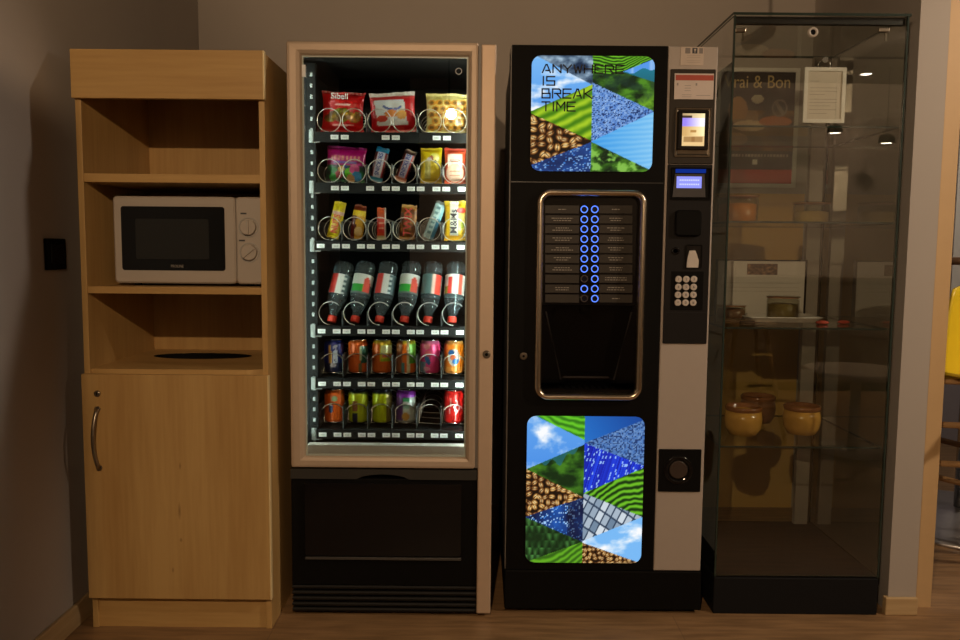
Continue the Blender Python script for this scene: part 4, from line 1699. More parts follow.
# contactless terminal: silver bezel, black frame, lit screen
q = box_at(674.3, 107.5, 711.0, 157.5, PF)
mb = MB(); rframe(mb, q[0], q[1], q[2], q[3], [(0, PF), (.002, PF - .003), (.006, PF - .003), (.012, PF - .0005)], .004, 3, close=False)
mb.box(q[0] + .011, q[1] - .011, PF - .0008, PF - .0002, q[2] + .01, q[3] - .01)
obj('bezel', mb, plain('bezel_bronze', (.16, .13, .095), .22, metal=.8), pay)
q = box_at(677.3, 111.0, 707.6, 150.0, PF)
mb = MB(); rplate(mb, q[0], q[1], q[2], q[3], PF - .010, PF, .004, ch=.002); term = obj('card_reader', mb, 'black_gloss', pay)


def d_term(u, v):
    c = (226, 190, 132)
    if .60 < v < .86: c = mixc((150, 130, 235), (250, 246, 255), max(0, min(1, (u - .15) * 1.4)))
    elif v >= .86: c = mixc((180, 150, 110), (255, 235, 180), u)
    elif v > .30: c = mixc((206, 165, 104), (255, 236, 178), max(0, u * 1.3 - .2))
    if .42 < v < .5 and .38 < u < .62: c = (176, 130, 70)
    if .12 < v < .28 and .08 < u < .94: c = (150, 108, 60) if (.42 < u < .58) else (166, 128, 78)
    if .86 < v < .93 and u < .42: c = (60, 45, 35)
    return c


q = box_at(681.3, 114.0, 703.6, 146.4, PF)
mb = MB(); mb.grid(34, 54, lambda u, v: (q[0] + (q[1] - q[0]) * u, PF - .0106, q[2] + (q[3] - q[2]) * v), 0, False, d_term); obj('reader_screen', mb, 'pos_screen', term)
# upper clear sticker with three pictograms
q = box_at(680.4, 47.0, 703.5, 65.5, KY)
mb = MB(); mb.box(q[0], q[1], KY - .0022, KY - .0008, q[2], q[3], 0)
w = q[1] - q[0]; h = q[3] - q[2]
for u0, u1, m_ in ((.20, .42, 2), (.50, .72, 1), (.80, .96, 2)):
    mb.box(q[0] + u0 * w, q[0] + u1 * w, KY - .0026, KY - .002, q[3] - .36 * h, q[3] - .06 * h, m_)
mb.box(q[0] + .58 * w, q[0] + .66 * w, KY - .0029, KY - .0024, q[3] - .20 * h, q[3] - .11 * h, 0)
mb.box(q[0] + .60 * w, q[0] + .63 * w, KY - .0029, KY - .0024, q[3] - .32 * h, q[3] - .20 * h, 0)
for v in (.46, .56, .74, .84):
    mb.box(q[0] + .28 * w, q[0] + .86 * w, KY - .0026, KY - .002, q[3] - v * h - .0012, q[3] - v * h, 3)
obj('pictogram_sticker', mb, [plain('sticker_clear', (.58, .48, .40), .25), 'ink', plain('picto_grey', (.22, .19, .17), .6), plain('print_tan', (.40, .32, .26), .6)], colm)
# hood with blue light and display
q = box_at(670.8, 167.4, 711.0, 200.0, PF)
mb = MB(); rframe(mb, q[0], q[1], q[2], q[3], [(0, PF), (.001, PF - .004), (.004, PF - .004), (.006, PF - .0008)], .003, 3, close=False)
mb.box(q[0] + .004, q[1] - .004, PF - .0012, PF - .0004, q[2] + .004, q[3] - .004)
hood = obj('display_hood', mb, 'black', mod)
q2 = box_at(675.5, 168.8, 705.8, 173.0, PF)
mb = MB(); mb.box(q2[0], q2[1], PF - .002, PF - .001, q2[2], q2[3]); obj('blue_light_bar', mb, 'blue_glow', hood)
q2 = box_at(673.2, 174.2, 704.8, 197.2, PF)
mb = MB(); mb.prism([(q2[0] + .004, q2[3]), (q2[1] - .003, q2[3]), (q2[1] + .002, q2[2]), (q2[0] - .002, q2[2])], PF - .004, PF - .0006); obj('display_housing', mb, plain('housing_grey', (.055, .05, .05), .4), hood)
q2 = box_at(676.3, 176.6, 701.2, 188.2, PF)
mb = MB(); mb.box(q2[0], q2[1], PF - .0046, PF - .0038, q2[2], q2[3], 0)
w = q2[1] - q2[0]
for k, z in enumerate((.68, .32)):
    zz = q2[2] + (q2[3] - q2[2]) * z
    x = q2[0] + .12 * w
    while x < q2[1] - .14 * w:
        mb.box(x, x + .0035, PF - .005, PF - .0044, zz - .0022, zz + .0022, 1)
        x += .0056
obj('lcd_screen', mb, ['lcd', lamp('lcd_text', (.75, .78, 1.0), 1.0)], hood)
# square button, coin hole, coin return cup
q = box_at(674.5, 210.2, 700.6, 236.2, PF)
mb = MB(); rplate(mb, q[0], q[1], q[2], q[3], PF - .012, PF, .012, 6, ch=.004); obj('coin_button', mb, 'black', mod)
a = at(675.5, 251, PF)
mb = MB(); mb.lathe([(.012, 0), (.012, -.002), (.007, -.002), (.006, 0)], (a[0], PF, a[1]), 20, axis='y'); obj('key_hole', mb, 'black_gloss', mod)
q = box_at(685.5, 244.5, 702.0, 268.0, PF)
mb = MB(); rframe(mb, q[0], q[1], q[2], q[3], [(0, PF), (0, PF - .003), (.003, PF - .003), (.004, PF - .0004)], .003, 3, close=False); mb.box(q[0] + .003, q[1] - .003, PF - .0008, PF - .0002, q[2] + .003, q[3] - .003, 1)
slot = obj('coin_return', mb, ['black', 'black_gloss'], mod)
q2 = box_at(686.3, 250.5, 698.0, 267.5, PF)
mb = MB(); mb.prism([(q2[0], q2[2]), (q2[1], q2[2]), (q2[1] + .001, q2[2] + .022), (q2[1] - .010, q2[3]), (q2[0] + .008, q2[3]), (q2[0] + .003, q2[2] + .03)], PF - .006, PF - .001); obj('return_scoop', mb, plain('scoop_steel', (.72, .66, .60), .3, metal=.4), slot)
# keypad
q = box_at(671.0, 271.5, 703.0, 310.0, PF)
mb = MB(); rplate(mb, q[0], q[1], q[2], q[3], PF - .0015, PF, .002, ch=.0005); pad = obj('keypad', mb, 'black', mod)
keys = ['1', '2', '3', '4', '5', '6', '7', '8', '9', '*', '0', '#']
for k, t_ in enumerate(keys):
    r_, c_ = divmod(k, 3)
    bx, bz = at(678.3 + c_ * 7.65 - r_ * .25, 279.2 + r_ * 7.8, PF)
    mb = MB(); mb.lathe([(.0104, -.001), (.0104, -.004), (.0088, -.0055)], (bx, PF, bz), 20, axis='y'); key = obj('key', mb, 'key', pad)
    lettering(t_, .011, bx, PF - .0058, bz, 'ink', key, depth=.0002)
mb = MB(); z = az(690, 312.5, PF); mb.box(px0 + .002, px1 - .002, PF - .0005, PF + .001, z - .001, z + .001); obj('panel_seam', mb, 'grille', mod)
# lower square outlet
q = box_at(657.0, 449.0, 700.6, 491.5, KY)
mb = MB(); rplate(mb, q[0] + .004, q[1], q[2], q[3], KY - .005, KY, .003, ch=.0015); sq = obj('outlet_plate', mb, 'black', colm)
a = at(678, 469.5, KY)
mb = MB(); mb.lathe([(.047, -.005), (.045, -.008), (.036, -.0085), (.033, -.004), (.0005, -.0035)], (a[0], KY, a[1]), 36, axis='y', cap=False)
mb.lathe([(.030, -.0055), (.026, -.0065)], (a[0], KY, a[1]), 30, mi=1, axis='y')
obj('outlet_ring', mb, ['black_gloss', plain('lens_brown', (.05, .035, .028), .25)], sq)

# ================================================================== GLASS DISPLAY CASE
VY, VB = 2.488, 3.02
vx0, vx1 = ax(726, 249, VY), ax(896.8, 249, VY)
VT, VZ = az(820, 13.2, VY), az(795, 577, VY)
vc = thing('glass_display_case', 'tall glass display case with black base at the right of the machines', 'display case', ((vx0 + vx1) / 2, (VY + VB) / 2, 0))
mb = MB(); mb.box(vx0, vx1, VY, VB, 0, VZ - .004, bevel=.003); mb.box(vx0 + .004, vx1 - .004, VY + .004, VB - .004, VZ - .004, VZ); obj('base', mb, plain('black_base', (.009, .009, .010), .6, spec=.15), vc)


def pane(name, x0, x1, y0, y1, z0, z1, thin, parent, front='case_glass'):
    """pane with dark green edges"""
    mb = MB()
    mb.box(x0, x1, y0, y1, z0, z1, 0)
    for f in mb.bm.faces:
        f.normal_update()
        n_ = f.normal
        if abs((n_.x, n_.y, n_.z)[thin]) < .5: f.material_index = 1
    return obj(name, mb, [front, 'glass_edge'], parent)


GT = .006
vd = pane('glass_door', vx0 + .001, vx1 - .001, VY, VY + GT, VZ + .004, VT - .014, 1, vc)
pane('side_pane', vx0, vx0 + GT, VY + GT + .001, VB, VZ, VT - .008, 0, vc)
pane('side_pane', vx1 - GT, vx1, VY + GT + .001, VB, VZ, VT - .008, 0, vc)
pane('back_pane', vx0 + GT, vx1 - GT, VB - GT, VB, VZ, VT - .008, 1, vc, 'shelf_glass')
pane('top_pane', vx0 - .004, vx1 + .004, VY - .004, VB, VT - .008, VT, 2, vc, 'shelf_glass')
mb = MB(); mb.box(vx0 + .008, vx1 - .008, VY + GT + .001, VY + .026, VT - .030, VT - .009); obj('top_rail', mb, plain('rail_dark', (.02, .018, .016), .4), vc)
mb = MB(); mb.box(vx0, vx0 + .005, VY - .001, VY + .007, VZ, VT - .008); obj('corner_seam', mb, 'glass_edge', vc)
mb = MB(); mb.box(vx1 - .005, vx1, VY - .001, VY + .007, VZ, VT - .008); obj('corner_seam', mb, 'glass_edge', vc)
mb = MB(); mb.box(1.212, 1.262, VB - .03, VB - .008, VZ, VT - .01); obj('back_post', mb, 'alu', vc)  # pale upright strip near the back of the case
SHZ = [az(820, y, VY + .01) for y in (125.5, 221.5, 328, 447)]
for z in SHZ:
    pane('glass_shelf', vx0 + GT + .002, vx1 - GT - .002, VY + .016, VB - .034, z - .006, z, 2, vc, 'shelf_glass')
for px in (740, 884):
    a = at(px, 30, VY)
    xh = min(max(a[0], vx0 + .02), vx1 - .02)
    mb = MB(); mb.box(xh - .016, xh + .016, VY - .003, VY + .012, a[1] - .006, a[1] + .006, bevel=.002); mb.box(xh + .008, xh + .014, VY + .0065, VY + .012, a[1] - .03, a[1] - .004); obj('hinge', mb, 'bronze', vc)
a = at(812.5, 32.5, VY)
mb = MB(); mb.lathe([(.015, 0), (.015, -.006), (.009, -.008), (.0085, -.003), (.0005, -.0025)], (a[0], VY, a[1]), 24, axis='y', cap=False, mis=[0, 0, 0, 1, 1]); mb.lathe([(.0042, -.007), (.003, -.009)], (a[0], VY, a[1]), 12, mi=1, axis='y')
obj('lock', mb, ['white', 'black'], vd)


# ---- contents
def terrine_jar(name, label, px, Y, shelf, r, h, fill, fill_h, lid=True, group='preserve jars in the glass case'):
    z = SHZ[shelf]
    x = ax(px, 210 if shelf == 1 else 310, Y)
    t = thing(name, label, 'jar', (x, Y, z), group=group)
    mb = MB()
    mb.lathe([(r * .5, .0005), (r * .93, .001), (r, .008), (r, h * .80), (r * .94, h * .88), (r * .96, h * .93), (r * .90, h * .93), (r * .88, h * .86), (r * .93, h * .78), (r * .93, .010), (r * .5, .007)], (0, 0, 0), 32)
    obj('jar_body', mb, 'jar_glass', t, local=True)
    mb = MB(); mb.lathe([(r * .90, .0075), (r * .915, .012), (r * .915, fill_h), (r * .6, fill_h + .004)], (0, 0, 0), 32); obj('filling', mb, fill, t, local=True)
    if lid:
        mb = MB(); mb.lathe([(r * .5, h * .932), (r * 1.03, h * .934), (r * 1.06, h * .97), (r * .9, h), (r * .3, h * 1.01)], (0, 0, 0), 32); obj('jar_lid', mb, 'jar_glass', t, local=True)
        mb = MB(); mb.lathe([(r * .98, h * .905), (r * 1.01, h * .915), (r * 1.01, h * .931), (r * .98, h * .933)], (0, 0, 0), 32); obj('rubber_seal', mb, plain('seal_orange_' + fill, (.42, .16, .06), .6), t, local=True)
    return t


terrine_jar('preserve_jar', 'round glass jar of amber preserve, left on the second shelf of the glass case', 737.5, 2.78, 1, .068, .100, 'honey', .066)
terrine_jar('preserve_jar', 'round glass jar with pale filling, right on the second shelf of the glass case', 811.5, 2.85, 1, .062, .082, 'pale_fill', .045)
tray_z = SHZ[2]
# serving tray
tx0, tx1 = ax(748, 322, 2.68), ax(823, 322, 2.68)
ty0, ty1 = 2.66, 2.86
st = MB()
st.loops([rr(tx0 + .02, tx1 - .02, ty0 + .02, ty1 - .02, .01, 0, 3)])if False else None
mb = MB()
def flat(x0, x1, y0, y1, r, z): return [(p[0], p[2], z) for p in rr(x0, x1, y0, y1, r, 0, 4)]
mb.loops([flat(tx0 + .025, tx1 - .025, ty0 + .02, ty1 - .02, .012, tray_z + .0006), flat(tx0, tx1, ty0, ty1, .02, tray_z + .017), flat(tx0 + .002, tx1 - .002, ty0 + .002, ty1 - .002, .02, tray_z + .019), flat(tx0 + .027, tx1 - .027, ty0 + .022, ty1 - .022, .012, tray_z + .004)], 0, False, True, True)
tag(obj('serving_tray', mb, 'white_matte'), 'white rectangular serving tray on the third shelf of the glass case', 'tray')
jr = terrine_jar('preserve_jar', 'glass jar of olive green preserve standing on the white tray', 782.5, 2.76, 2, .054, .082, 'olive', .052)
jr.location.z = tray_z + .0045
terrine_jar('preserve_jar', 'low glass jar of brown preserve left of the white tray', 731, 2.78, 2, .050, .052, 'brown_fill', .036)
# presentation board
bx0, bx1, bz0_, bz1_ = box_at(716.5, 261.0, 803.5, 318.5, 2.94)
bd = thing('presentation_board', 'white board with dark edge and small printed picture standing behind the white tray', 'board', ((bx0 + bx1) / 2, 2.94, tray_z), (0, 0, 0))
mb = MB(); mb.box(bx0, bx1, 2.934, 2.944, tray_z + .0005, bz1_, 0); obj('white_face', mb, 'white_matte', bd)
mb = MB(); mb.box(bx0 - .004, bx0, 2.930, 2.948, tray_z + .0005, bz1_ + .005); mb.box(bx1, bx1 + .006, 2.930, 2.948, tray_z + .0005, bz1_ + .005); mb.box(bx0, bx1, 2.930, 2.948, bz1_, bz1_ + .005); obj('dark_edge', mb, 'black', bd)


def d_pic(u, v):
    n = fbm(u * 8, v * 5, 1., 3, 4.)
    return mixc((60, 34, 24), (170, 130, 96), .4 + .9 * n)


q = box_at(747.0, 263.8, 777.5, 274.8, 2.934)
mb = MB(); mb.grid(40, 16, lambda u, v: (q[0] + (q[1] - q[0]) * u, 2.9332, q[2] + (q[3] - q[2]) * v), 0, False, d_pic); obj('printed_picture', mb, 'print', bd)
mb = MB()
for v in (.45, .52, .60):
    mb.box(bx0 + .03, bx1 - .02, 2.9330, 2.9342, tray_z + (bz1_ - tray_z) * v, tray_z + (bz1_ - tray_z) * v + .0015)
obj('ruled_lines', mb, plain('faint_lines', (.55, .50, .43), .7), bd)
# small red items and knife on the third shelf
for k, (px, w_, lab) in enumerate(((819, .016, 'small dark red packet beside the right end of the white tray'), (843, .015, 'small red packet lying alone on the right of the third shelf'))):
    x = ax(px, 326, 2.64)
    mb = MB(); mb.lathe([(w_ * .4, .0005), (w_, .003), (w_ * 1.05, .008), (w_ * .5, .012)], (0, 0, 0), 14)
    o = obj('red_packet', mb, 'red_bit'); o.location = (x + .006, 2.63 + .02 * k, tray_z); o.scale = (1.3, .8, 1)
    tag(o, lab, 'packet', 'red packets in the glass case')
kn = thing('table_knife', 'dark knife lying left of the white tray on the third shelf', 'knife', (ax(752, 322, 2.62), 2.62, tray_z))
kx_ = ax(738, 322, 2.62)
mb = MB(); mb.tube([(kx_ + .0, 2.60, tray_z + .006), (kx_ + .03, 2.605, tray_z + .006), (kx_ + .05, 2.609, tray_z + .006)], .005, 8); obj('handle', mb, 'black', kn)
mb = MB(); mb.prism([(kx_ + .05, 2.603), (kx_ + .085, 2.612), (kx_ + .09, 2.617), (kx_ + .05, 2.614)], tray_z + .004, tray_z + .006, axis='z'); obj('blade', mb, plain('dark_blade', (.12, .11, .10), .25, metal=.8), kn)


def pot(label, px, Y, pyb):
    z = SHZ[3]
    x = ax(px, 425, Y)
    t = thing('glazed_pot', label, 'pot', (x, Y, z), group='glazed pots on the lowest shelf')
    mb = MB()
    mb.lathe([(.030, .0005), (.046, .004), (.058, .026), (.062, .056), (.0575, .084)], (0, 0, 0), 36)
    obj('pot_body', mb, 'pot', t, local=True)
    mb = MB()
    mb.lathe([(.0575, .084), (.060, .088), (.061, .096), (.057, .100), (.053, .096), (.052, .070), (.02, .065)], (0, 0, 0), 36, cap=False)
    obj('pot_rim', mb, 'pot_rim', t, local=True)


pot('honey-glazed pot with brown rim, left front on the lowest glass shelf', 743, 2.66, 438)
pot('honey-glazed pot with brown rim, standing right on the lowest glass shelf', 801.5, 2.68, 437)
pot('dark pot partly hidden behind the left honey-glazed pot', 757, 2.86, 430)
for ch in [o for o in COL.objects if o.parent and o.parent.get('label', '').startswith('dark pot')]:
    if ch.name.startswith('pot_body'):
        ch.data = ch.data.copy(); ch.data.materials[0] = M['brown_fill']

# framed notice hung from a clip on the inside of the glass door
NY = VY + .0125
q = box_at(803.5, 67.5, 845.0, 123.0, NY)
nz0 = q[2]
nt_ = thing('framed_notice', 'printed notice in a white frame hanging inside the glass case beside the poster', 'notice', ((q[0] + q[1]) / 2, NY, nz0))
mb = MB(); rframe(mb, q[0], q[1], nz0, q[3], [(0, NY + .002), (0, NY - .004), (.011, NY - .004), (.011, NY + .002)], .002, 2); obj('notice_frame', mb, 'white_matte', nt_)
mb = MB(); mb.box(q[0] + .010, q[1] - .010, NY - .001, NY + .0015, nz0 + .010, q[3] - .010, 0)
w = q[1] - q[0] - .024; h = q[3] - nz0 - .024
for v, l in ((.20, .30), (.34, .9), (.41, .9), (.48, .5), (.58, .9), (.65, .9), (.72, .7), (.80, .9), (.88, .6)):
    mb.box(q[0] + .012 + w * .06, q[0] + .012 + w * (.06 + l * .9), NY - .0014, NY - .0005, q[3] - .012 - h * v - .0013, q[3] - .012 - h * v, 1)
obj('notice_paper', mb, [plain('paper_tan', (.60, .53, .44), .7), plain('notice_ink', (.30, .26, .22), .7)], nt_)
mb = MB(); xm = (q[0] + q[1]) / 2 - .004
mb.tube([(xm - .018, NY, q[3] - .002), (xm - .018, NY, q[3] + .012), (xm - .010, NY, q[3] + .022), (xm + .010, NY, q[3] + .022), (xm + .018, NY, q[3] + .012), (xm + .018, NY, q[3] - .002)], .0018, 6)
mb.lathe([(.009, VY + GT + .0004), (.008, VY + GT + .003), (.002, NY)], (xm, 0, q[3] + .022), 16, axis='y')
obj('hanging_clip', mb, 'steel', nt_)

# poster on the back wall
PYW = YB - .012
q = box_at(715.5, 68.0, 797.5, 187.5, PYW)


def d_poster(u, v):
    n = fbm(u * 4, v * 5, 1., 4, 8.)
    c = mixc((22, 19, 18), (52, 40, 34), .5 + .5 * n)
    if v < .13: c = (150, 42, 34)
    elif v < .30: c = (26, 22, 22)
    elif v < .66:
        c = mixc((40, 30, 22), (110, 78, 46), .45 + .9 * n)
        if blob(u, v, .34, .60, .18, .10) < 1: c = (134, 104, 74)
        if blob(u, v, .40, .52, .22, .05) < 1: c = (186, 160, 130)
        if blob(u, v, .22, .40, .16, .06) < 1: c = (150, 120, 90)
        if blob(u, v, .75, .56, .22, .05) < 1: c = (150, 86, 44)
    if v > .58 and blob(u, v, .24, .66, .13, .12) < 1: c = (150, 110, 70)
    if blob(u, v, .50, .76, .08, .04) < 1: c = (190, 176, 150)
    d = blob(u, v, .80, .68, .10, .075)
    if .7 < d < 1.1 or (d < .7 and abs(u - .8 + (v - .68)) < .03): c = (120, 110, 100)
    if .245 < v < .262 and .06 < u < .94 and int(u * 70) % 3: c = (150, 140, 130)
    if .17 < v < .22 and .46 < u < .53: c = (190, 180, 170)
    return c


po = thing('food_poster', 'dark food poster in a white frame with Vrai & Bon lettering on the back wall', 'poster', ((q[0] + q[1]) / 2, PYW, q[2]))
mb = MB(); rframe(mb, q[0], q[1], q[2], q[3], [(0, YB - .0005), (0, PYW - .006), (.016, PYW - .006), (.018, PYW), (.018, YB - .0005)], .002, 2); obj('poster_frame', mb, 'white_matte', po)
mb = MB(); mb.grid(90, 130, lambda u, v: (q[0] + .017 + (q[1] - q[0] - .034) * u, PYW - .001, q[2] + .017 + (q[3] - q[2] - .034) * v), 0, False, lambda u, v: tuple(min(255, c * 1.35 + 6) for c in d_poster(u, v))); obj('poster_print', mb, 'print', po)
a = at(757.5, 82.5, PYW)
lettering('Vrai & Bon', .078, a[0], PYW - .0025, a[1], 'cream_ink', po, xs=.84)

# ================================================================== NEXT ROOM, SEEN PAST THE JAMB
ys = 2.80
stl = thing('bar_stool', 'bar stool with yellow shell seat and wooden legs at the right edge', 'bar stool', (2.0, ys, 0))
s0, sz_a, sz_b = ax(942.5, 370, ys - .07), az(950, 383, ys - .07), az(950, 290, ys - .05)
mb = MB()
shell_w = .44
def shell(u, v):
    a_ = (u - .5) * 2
    zz = sz_a + (sz_b - sz_a) * v
    wv = shell_w * (.50 - .09 * v ** 2 * 1.3)
    d = .10 * a_ * a_
    return (s0 + shell_w / 2 + wv * a_, ys + .02 - d + .05 * v, zz + .02 * (1 - a_ * a_) * (v > .5))
mb.grid(16, 12, shell)
def seat_(u, v):
    a_ = (u - .5) * 2
    wv = shell_w * .5 * (1 - .25 * v)
    return (s0 + shell_w / 2 + wv * a_, ys + .02 - .10 * a_ * a_ - .36 * v, sz_a + .03 * a_ * a_ + .012 * v)
mb.grid(16, 10, seat_)
bmesh.ops.remove_doubles(mb.bm, verts=mb.bm.verts, dist=.0005)
bmesh.ops.solidify(mb.bm, geom=mb.bm.faces[:], thickness=.010)
obj('seat_shell', mb, 'yellow', stl)
mb = MB()
legs = [(1.53, 2.72), (2.20, 2.58), (1.66, 3.02), (2.32, 2.90)]
for k, (lx_, ly_) in enumerate(legs):
    mb = MB(); mb.tube([(lx_, ly_, 0), (lx_ + (1.95 - lx_) * .10, ly_ + (ys - ly_) * .15, sz_a + .015)], [.012, .015], 10); obj('leg', mb, 'stool_wood', stl)
def leg_at(k, z):
    lx_, ly_ = legs[k]
    t = z / (sz_a + .015)
    return (lx_ + (1.95 - lx_) * .10 * t, ly_ + (ys - ly_) * .15 * t, z)
for k, j, z, m_ in ((0, 1, .575, 'stool_wood'), (2, 3, .475, 'stool_dark'), (0, 1, .440, 'stool_wood'), (2, 3, .33, 'stool_wood'), (0, 2, .52, 'stool_dark'), (1, 3, .52, 'stool_wood')):
    mb = MB(); mb.tube([leg_at(k, z), leg_at(j, z - .14 if (k, j) == (2, 3) else z)], .011, 10); obj('rung', mb, m_, stl)
# seat frame so the legs carry the shell
mb = MB()
zf = sz_a + .006
mb.tube([leg_at(0, zf), leg_at(1, zf), leg_at(3, zf), leg_at(2, zf)], .010, 8, closed=True); obj('seat_frame', mb, 'stool_wood', stl)
# bar table
bt = thing('bar_table', 'round bar table with a dark top and steel disc foot behind the yellow stool', 'table', (2.12, 3.42, 0))
tz = az(955, 257.5, 3.3)
mb = MB(); mb.lathe([(.26, tz - .03), (.28, tz - .026), (.28, tz - .004), (.275, tz)], (2.12, 3.42, 0), 48); obj('table_top', mb, 'stool_dark', bt)
mb = MB(); mb.lathe([(.035, .03), (.035, tz - .03)], (2.12, 3.42, 0), 20); obj('column', mb, 'steel', bt)
mb = MB(); mb.lathe([(.42, 0), (.42, .012), (.39, .022), (.06, .05), (.036, .06)], (2.12, 3.42, 0), 56); obj('foot_disc', mb, plain('brushed_disc', (.55, .55, .58), .3, metal=.9), bt)

# ================================================================== ROOM BEHIND THE CAMERA, MIRRORED IN THE GLASS
sbd = thing('sideboard', 'long dark sideboard against the far lit wall, mirrored in the machine fronts', 'sideboard', (2.2, WY + .3, 0))
mb = MB(); mb.box(-.58, 5.2, WY + .01, WY + .46, .08, .92); obj('body', mb, 'dark_wood', sbd)
mb = MB(); mb.box(-.60, 5.22, WY + .01, WY + .48, .92, .96, bevel=.004); obj('worktop', mb, 'dark_wood', sbd)
mb = MB(); mb.box(-.55, 5.15, WY + .04, WY + .40, 0, .08); obj('plinth', mb, 'black', sbd)
mb = MB(); mb.box(XL + .004, -.622, WY - .06, WY - .01, 0, CZ - .002, bevel=.003); o = struct('door_1', mb, 'black_sheet')  # dark sheet added so the snack glass mirrors black at its left
rt = thing('round_side_table', 'round dark low table mirrored in the right of the glass case', 'table', (2.20, .35, 0))
mb = MB(); mb.lathe([(.28, .455), (.29, .46), (.29, .485), (.28, .49)], (2.20, .35, 0), 40); obj('table_top', mb, 'table_wood', rt)
mb = MB(); mb.lathe([(.045, .012), (.03, .05), (.03, .455)], (2.20, .35, 0), 18); obj('column', mb, 'table_wood', rt)
mb = MB(); mb.lathe([(.22, 0), (.22, .01), (.05, .022)], (2.20, .35, 0), 30); obj('foot_disc', mb, 'table_wood', rt)
ws = thing('wooden_stool', 'wooden stool with splayed legs mirrored in the middle of the glass case', 'stool', (1.66, .0, 0))
mb = MB(); mb.lathe([(.17, .70), (.18, .705), (.18, .725), (.17, .73)], (1.66, 0, 0), 32); obj('seat', mb, 'stool_wood', ws)
for sx_ in (-1, 1):
    for sy_ in (-1, 1):
        mb = MB(); mb.tube([(1.66 + sx_ * .20, sy_ * .20, 0), (1.66 + sx_ * .09, sy_ * .09, .705)], .014, 10); obj('leg', mb, 'stool_wood', ws)
for sy_ in (-1, 1):
    mb = MB(); mb.tube([(1.66 - .165, sy_ * .165, .22), (1.66 + .165, sy_ * .165, .22)], .010, 8); obj('rung', mb, 'stool_wood', ws)


# ================================================================== LAMPS
def fixture(name, label, loc, target, mat, r=.05, cat='lamp', group=None):
    """spotlight head on a stem from the ceiling"""
    d = (Vector(target) - Vector(loc)).normalized()
    t = thing(name, label, cat, loc, group=group)
    qt = d.to_track_quat('-Z', 'Y')
    mb = MB()
    mb.lathe([(r * 1.05, .0), (r * 1.1, .004), (r * 1.1, .10), (r * .5, .13)], (0, 0, 0), 24, cap=False)
    me_o = obj('lamp_head', mb, 'black', t, local=True); me_o.rotation_mode = 'QUATERNION'; me_o.rotation_quaternion = qt
    mb = MB(); mb.lathe([(.0005, .006), (r, .006)], (0, 0, 0), 24, cap=False)
    o = obj('lamp_lens', mb, mat, t, local=True); o.rotation_mode = 'QUATERNION'; o.rotation_quaternion = qt
    mb = MB(); p = Vector((0, 0, 0)) - d * .11
    mb.tube([tuple(p), (p.x, p.y, CZ - loc[2])], .006, 8); obj('stem', mb, 'black', t, local=True)
    return t


def spot(name, loc, target, power, col, size, blend=.15, radius=.04):
    l = bpy.data.lights.new(name, 'SPOT')
    l.energy = power
    l.color = col
    l.spot_size = size
    l.spot_blend = blend
    l.shadow_soft_size = radius
    o = bpy.data.objects.new(name, l)
    o.location = loc
    o.rotation_euler = (Vector(target) - Vector(loc)).to_track_quat('-Z', 'Y').to_euler()
    COL.objects.link(o)
    return o


WARM = (1.0, .70, .43)
P1 = (-.19, -.16, 2.0); T1 = (.30, 2.55, .95)
fixture('ceiling_spotlight', 'bright spotlight mirrored in the snack machine glass beside the yellow bag', P1, T1, 'bulb', .034)
spot('main_spot', (Vector(P1) + (Vector(T1) - Vector(P1)).normalized() * .02), T1, 93, WARM, R(92), .25, .014)
# unseen plate added to block that spotlight's beam from the left wall
ba = R(22.35)
bl = [o for o in COL.objects if o.name == 'ceiling_spotlight'][0]
bd_ = Vector((-math.sin(ba), math.cos(ba)))
bn_ = Vector((-bd_.y, bd_.x))
S1 = Vector(P1) + (Vector(T1) - Vector(P1)).normalized() * .02
ba = math.atan2(S1.x + 1.192, 2.345 - S1.y)
bd_ = Vector((-math.sin(ba), math.cos(ba)))
bn_ = Vector((-bd_.y, bd_.x))
p0 = Vector((S1.x, S1.y)) + bd_ * .45
p1 = p0 + bn_ * .48
q0 = bd_ * .002
mb = MB(); mb.prism([tuple(p0), tuple(p1), tuple(p1 + q0), tuple(p0 + q0)], S1.z - .60, S1.z - .0725, axis='z')
mb.box(P1[0] - .003, P1[0] + .003, P1[1], P1[1] + .003, P1[2] + .10, P1[2] + .13)
obj('barn_door', mb, 'black', bl)
P2 = (.80, 2.605, 2.045); T2 = (-1.235, 1.62, 1.02)  # out-of-view lamp added to throw the cabinet's shadow on the left wall
fixture('alcove_spotlight', 'small spotlight hanging from the ceiling above the coffee machine', P2, T2, 'bulb_dim', .022)
spot('alcove_spot', (Vector(P2) + (Vector(T2) - Vector(P2)).normalized() * .02), T2, 27, (1.0, .86, .72), R(54), .9, .012)
P3 = (.15, 1.55, 2.56); T3 = (.20, 3.5, 2.90)  # unseen lamp added to brighten the top of the back wall
fixture('ceiling_spotlight', 'small spotlight on a short stem under the ceiling washing the top of the back wall', P3, T3, 'bulb_dim', .03)
spot('wall_wash_spot', (Vector(P3) + (Vector(T3) - Vector(P3)).normalized() * .02), T3, 22, WARM, R(86), .35, .03)
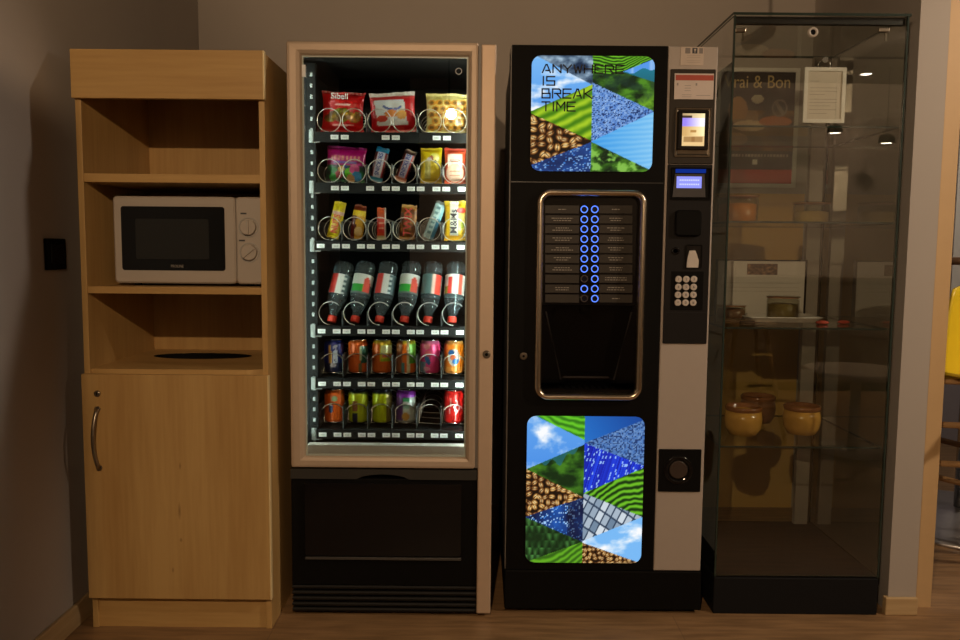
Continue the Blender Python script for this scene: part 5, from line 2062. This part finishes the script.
# lamps mirrored in the case: (X, Y, Z)
for (x, y, z, lab) in ((3.14, -1.72, CZ, 'recessed ceiling light mirrored high in the glass case'), (2.83, -1.55, 2.12, 'small pendant lamp mirrored beside the framed notice'), (3.20, -1.45, 2.03, 'small pendant lamp mirrored at the right of the glass case')):
    t = thing('recessed_light' if z == CZ else 'pendant_lamp', lab, 'ceiling light', (x, y, z), group='lamps behind the viewer')
    mb = MB(); mb.lathe([(.055, -.004), (.06, 0), (.045, 0), (.045, -.004), (.055, -.004)], (0, 0, 0), 28, cap=False); obj('trim_ring', mb, 'white', t, local=True)
    mb = MB(); mb.lathe([(.0005, -.002), (.045, -.002)], (0, 0, 0), 28, cap=False); obj('lamp_lens', mb, 'bulb_small', t, local=True)
    if z < CZ:
        mb = MB(); mb.lathe([(.06, 0), (.055, .05), (.012, .07), (.004, .075), (.004, CZ - z)], (0, 0, 0), 24, cap=False); obj('lamp_shade', mb, 'black', t, local=True)
    spot('recessed_spot', (x, y, z - .03), (x, y, 0), 14, WARM, R(120), .6, .05)
spot('table_spot', (2.1, .25, CZ - .05), (2.1, .15, 0), 48, WARM, R(62), .6, .05)  # no fixture; added to brighten the table mirrored in the case
# the room behind and to the right
spot('rear_spot', (.9, -.3, CZ - .05), (.95, WY, 1.5), 95, WARM, R(82), .5, .08)
spot('rear_spot', (2.9, -.2, CZ - .05), (2.9, WY, 1.6), 120, WARM, R(105), .6, .08)
spot('next_room_spot', (2.9, 3.6, CZ - .05), (2.6, 3.6, 0), 40, (1.0, .85, .68), R(150), .5, .08)
spot('jamb_spot', (3.0, 1.2, CZ - .1), (1.45, 2.6, 1.0), 160, (1.0, .80, .60), R(58), .6, .06)

w = bpy.data.worlds.new('world')
bpy.context.scene.world = w
w.use_nodes = True
w.node_tree.nodes['Background'].inputs['Color'].default_value = (.9, .8, .7, 1)
w.node_tree.nodes['Background'].inputs['Strength'].default_value = .01

# ================================================================== CAMERA
cam = bpy.data.cameras.new('camera')
cam.sensor_width = 36
cam.lens = F * 36 / 960
cam.clip_start = .05
co = bpy.data.objects.new('camera', cam)
co.matrix_world = Matrix.Translation((0, 0, CAMH)) @ Matrix.Rotation(PI / 2 - PITCH, 4, 'X') @ Matrix.Rotation(ROLL, 4, 'Z')
COL.objects.link(co)
sc = bpy.context.scene
sc.camera = co
sc.view_settings.view_transform = 'Standard'
sc.view_settings.look = 'None'
sc.view_settings.gamma = 1
sc.view_settings.exposure = 0
sc.view_settings.use_curve_mapping = False
sc.cycles.max_bounces = 10
sc.cycles.diffuse_bounces = 2
sc.cycles.transparent_max_bounces = 24
sc.cycles.sample_clamp_indirect = 4
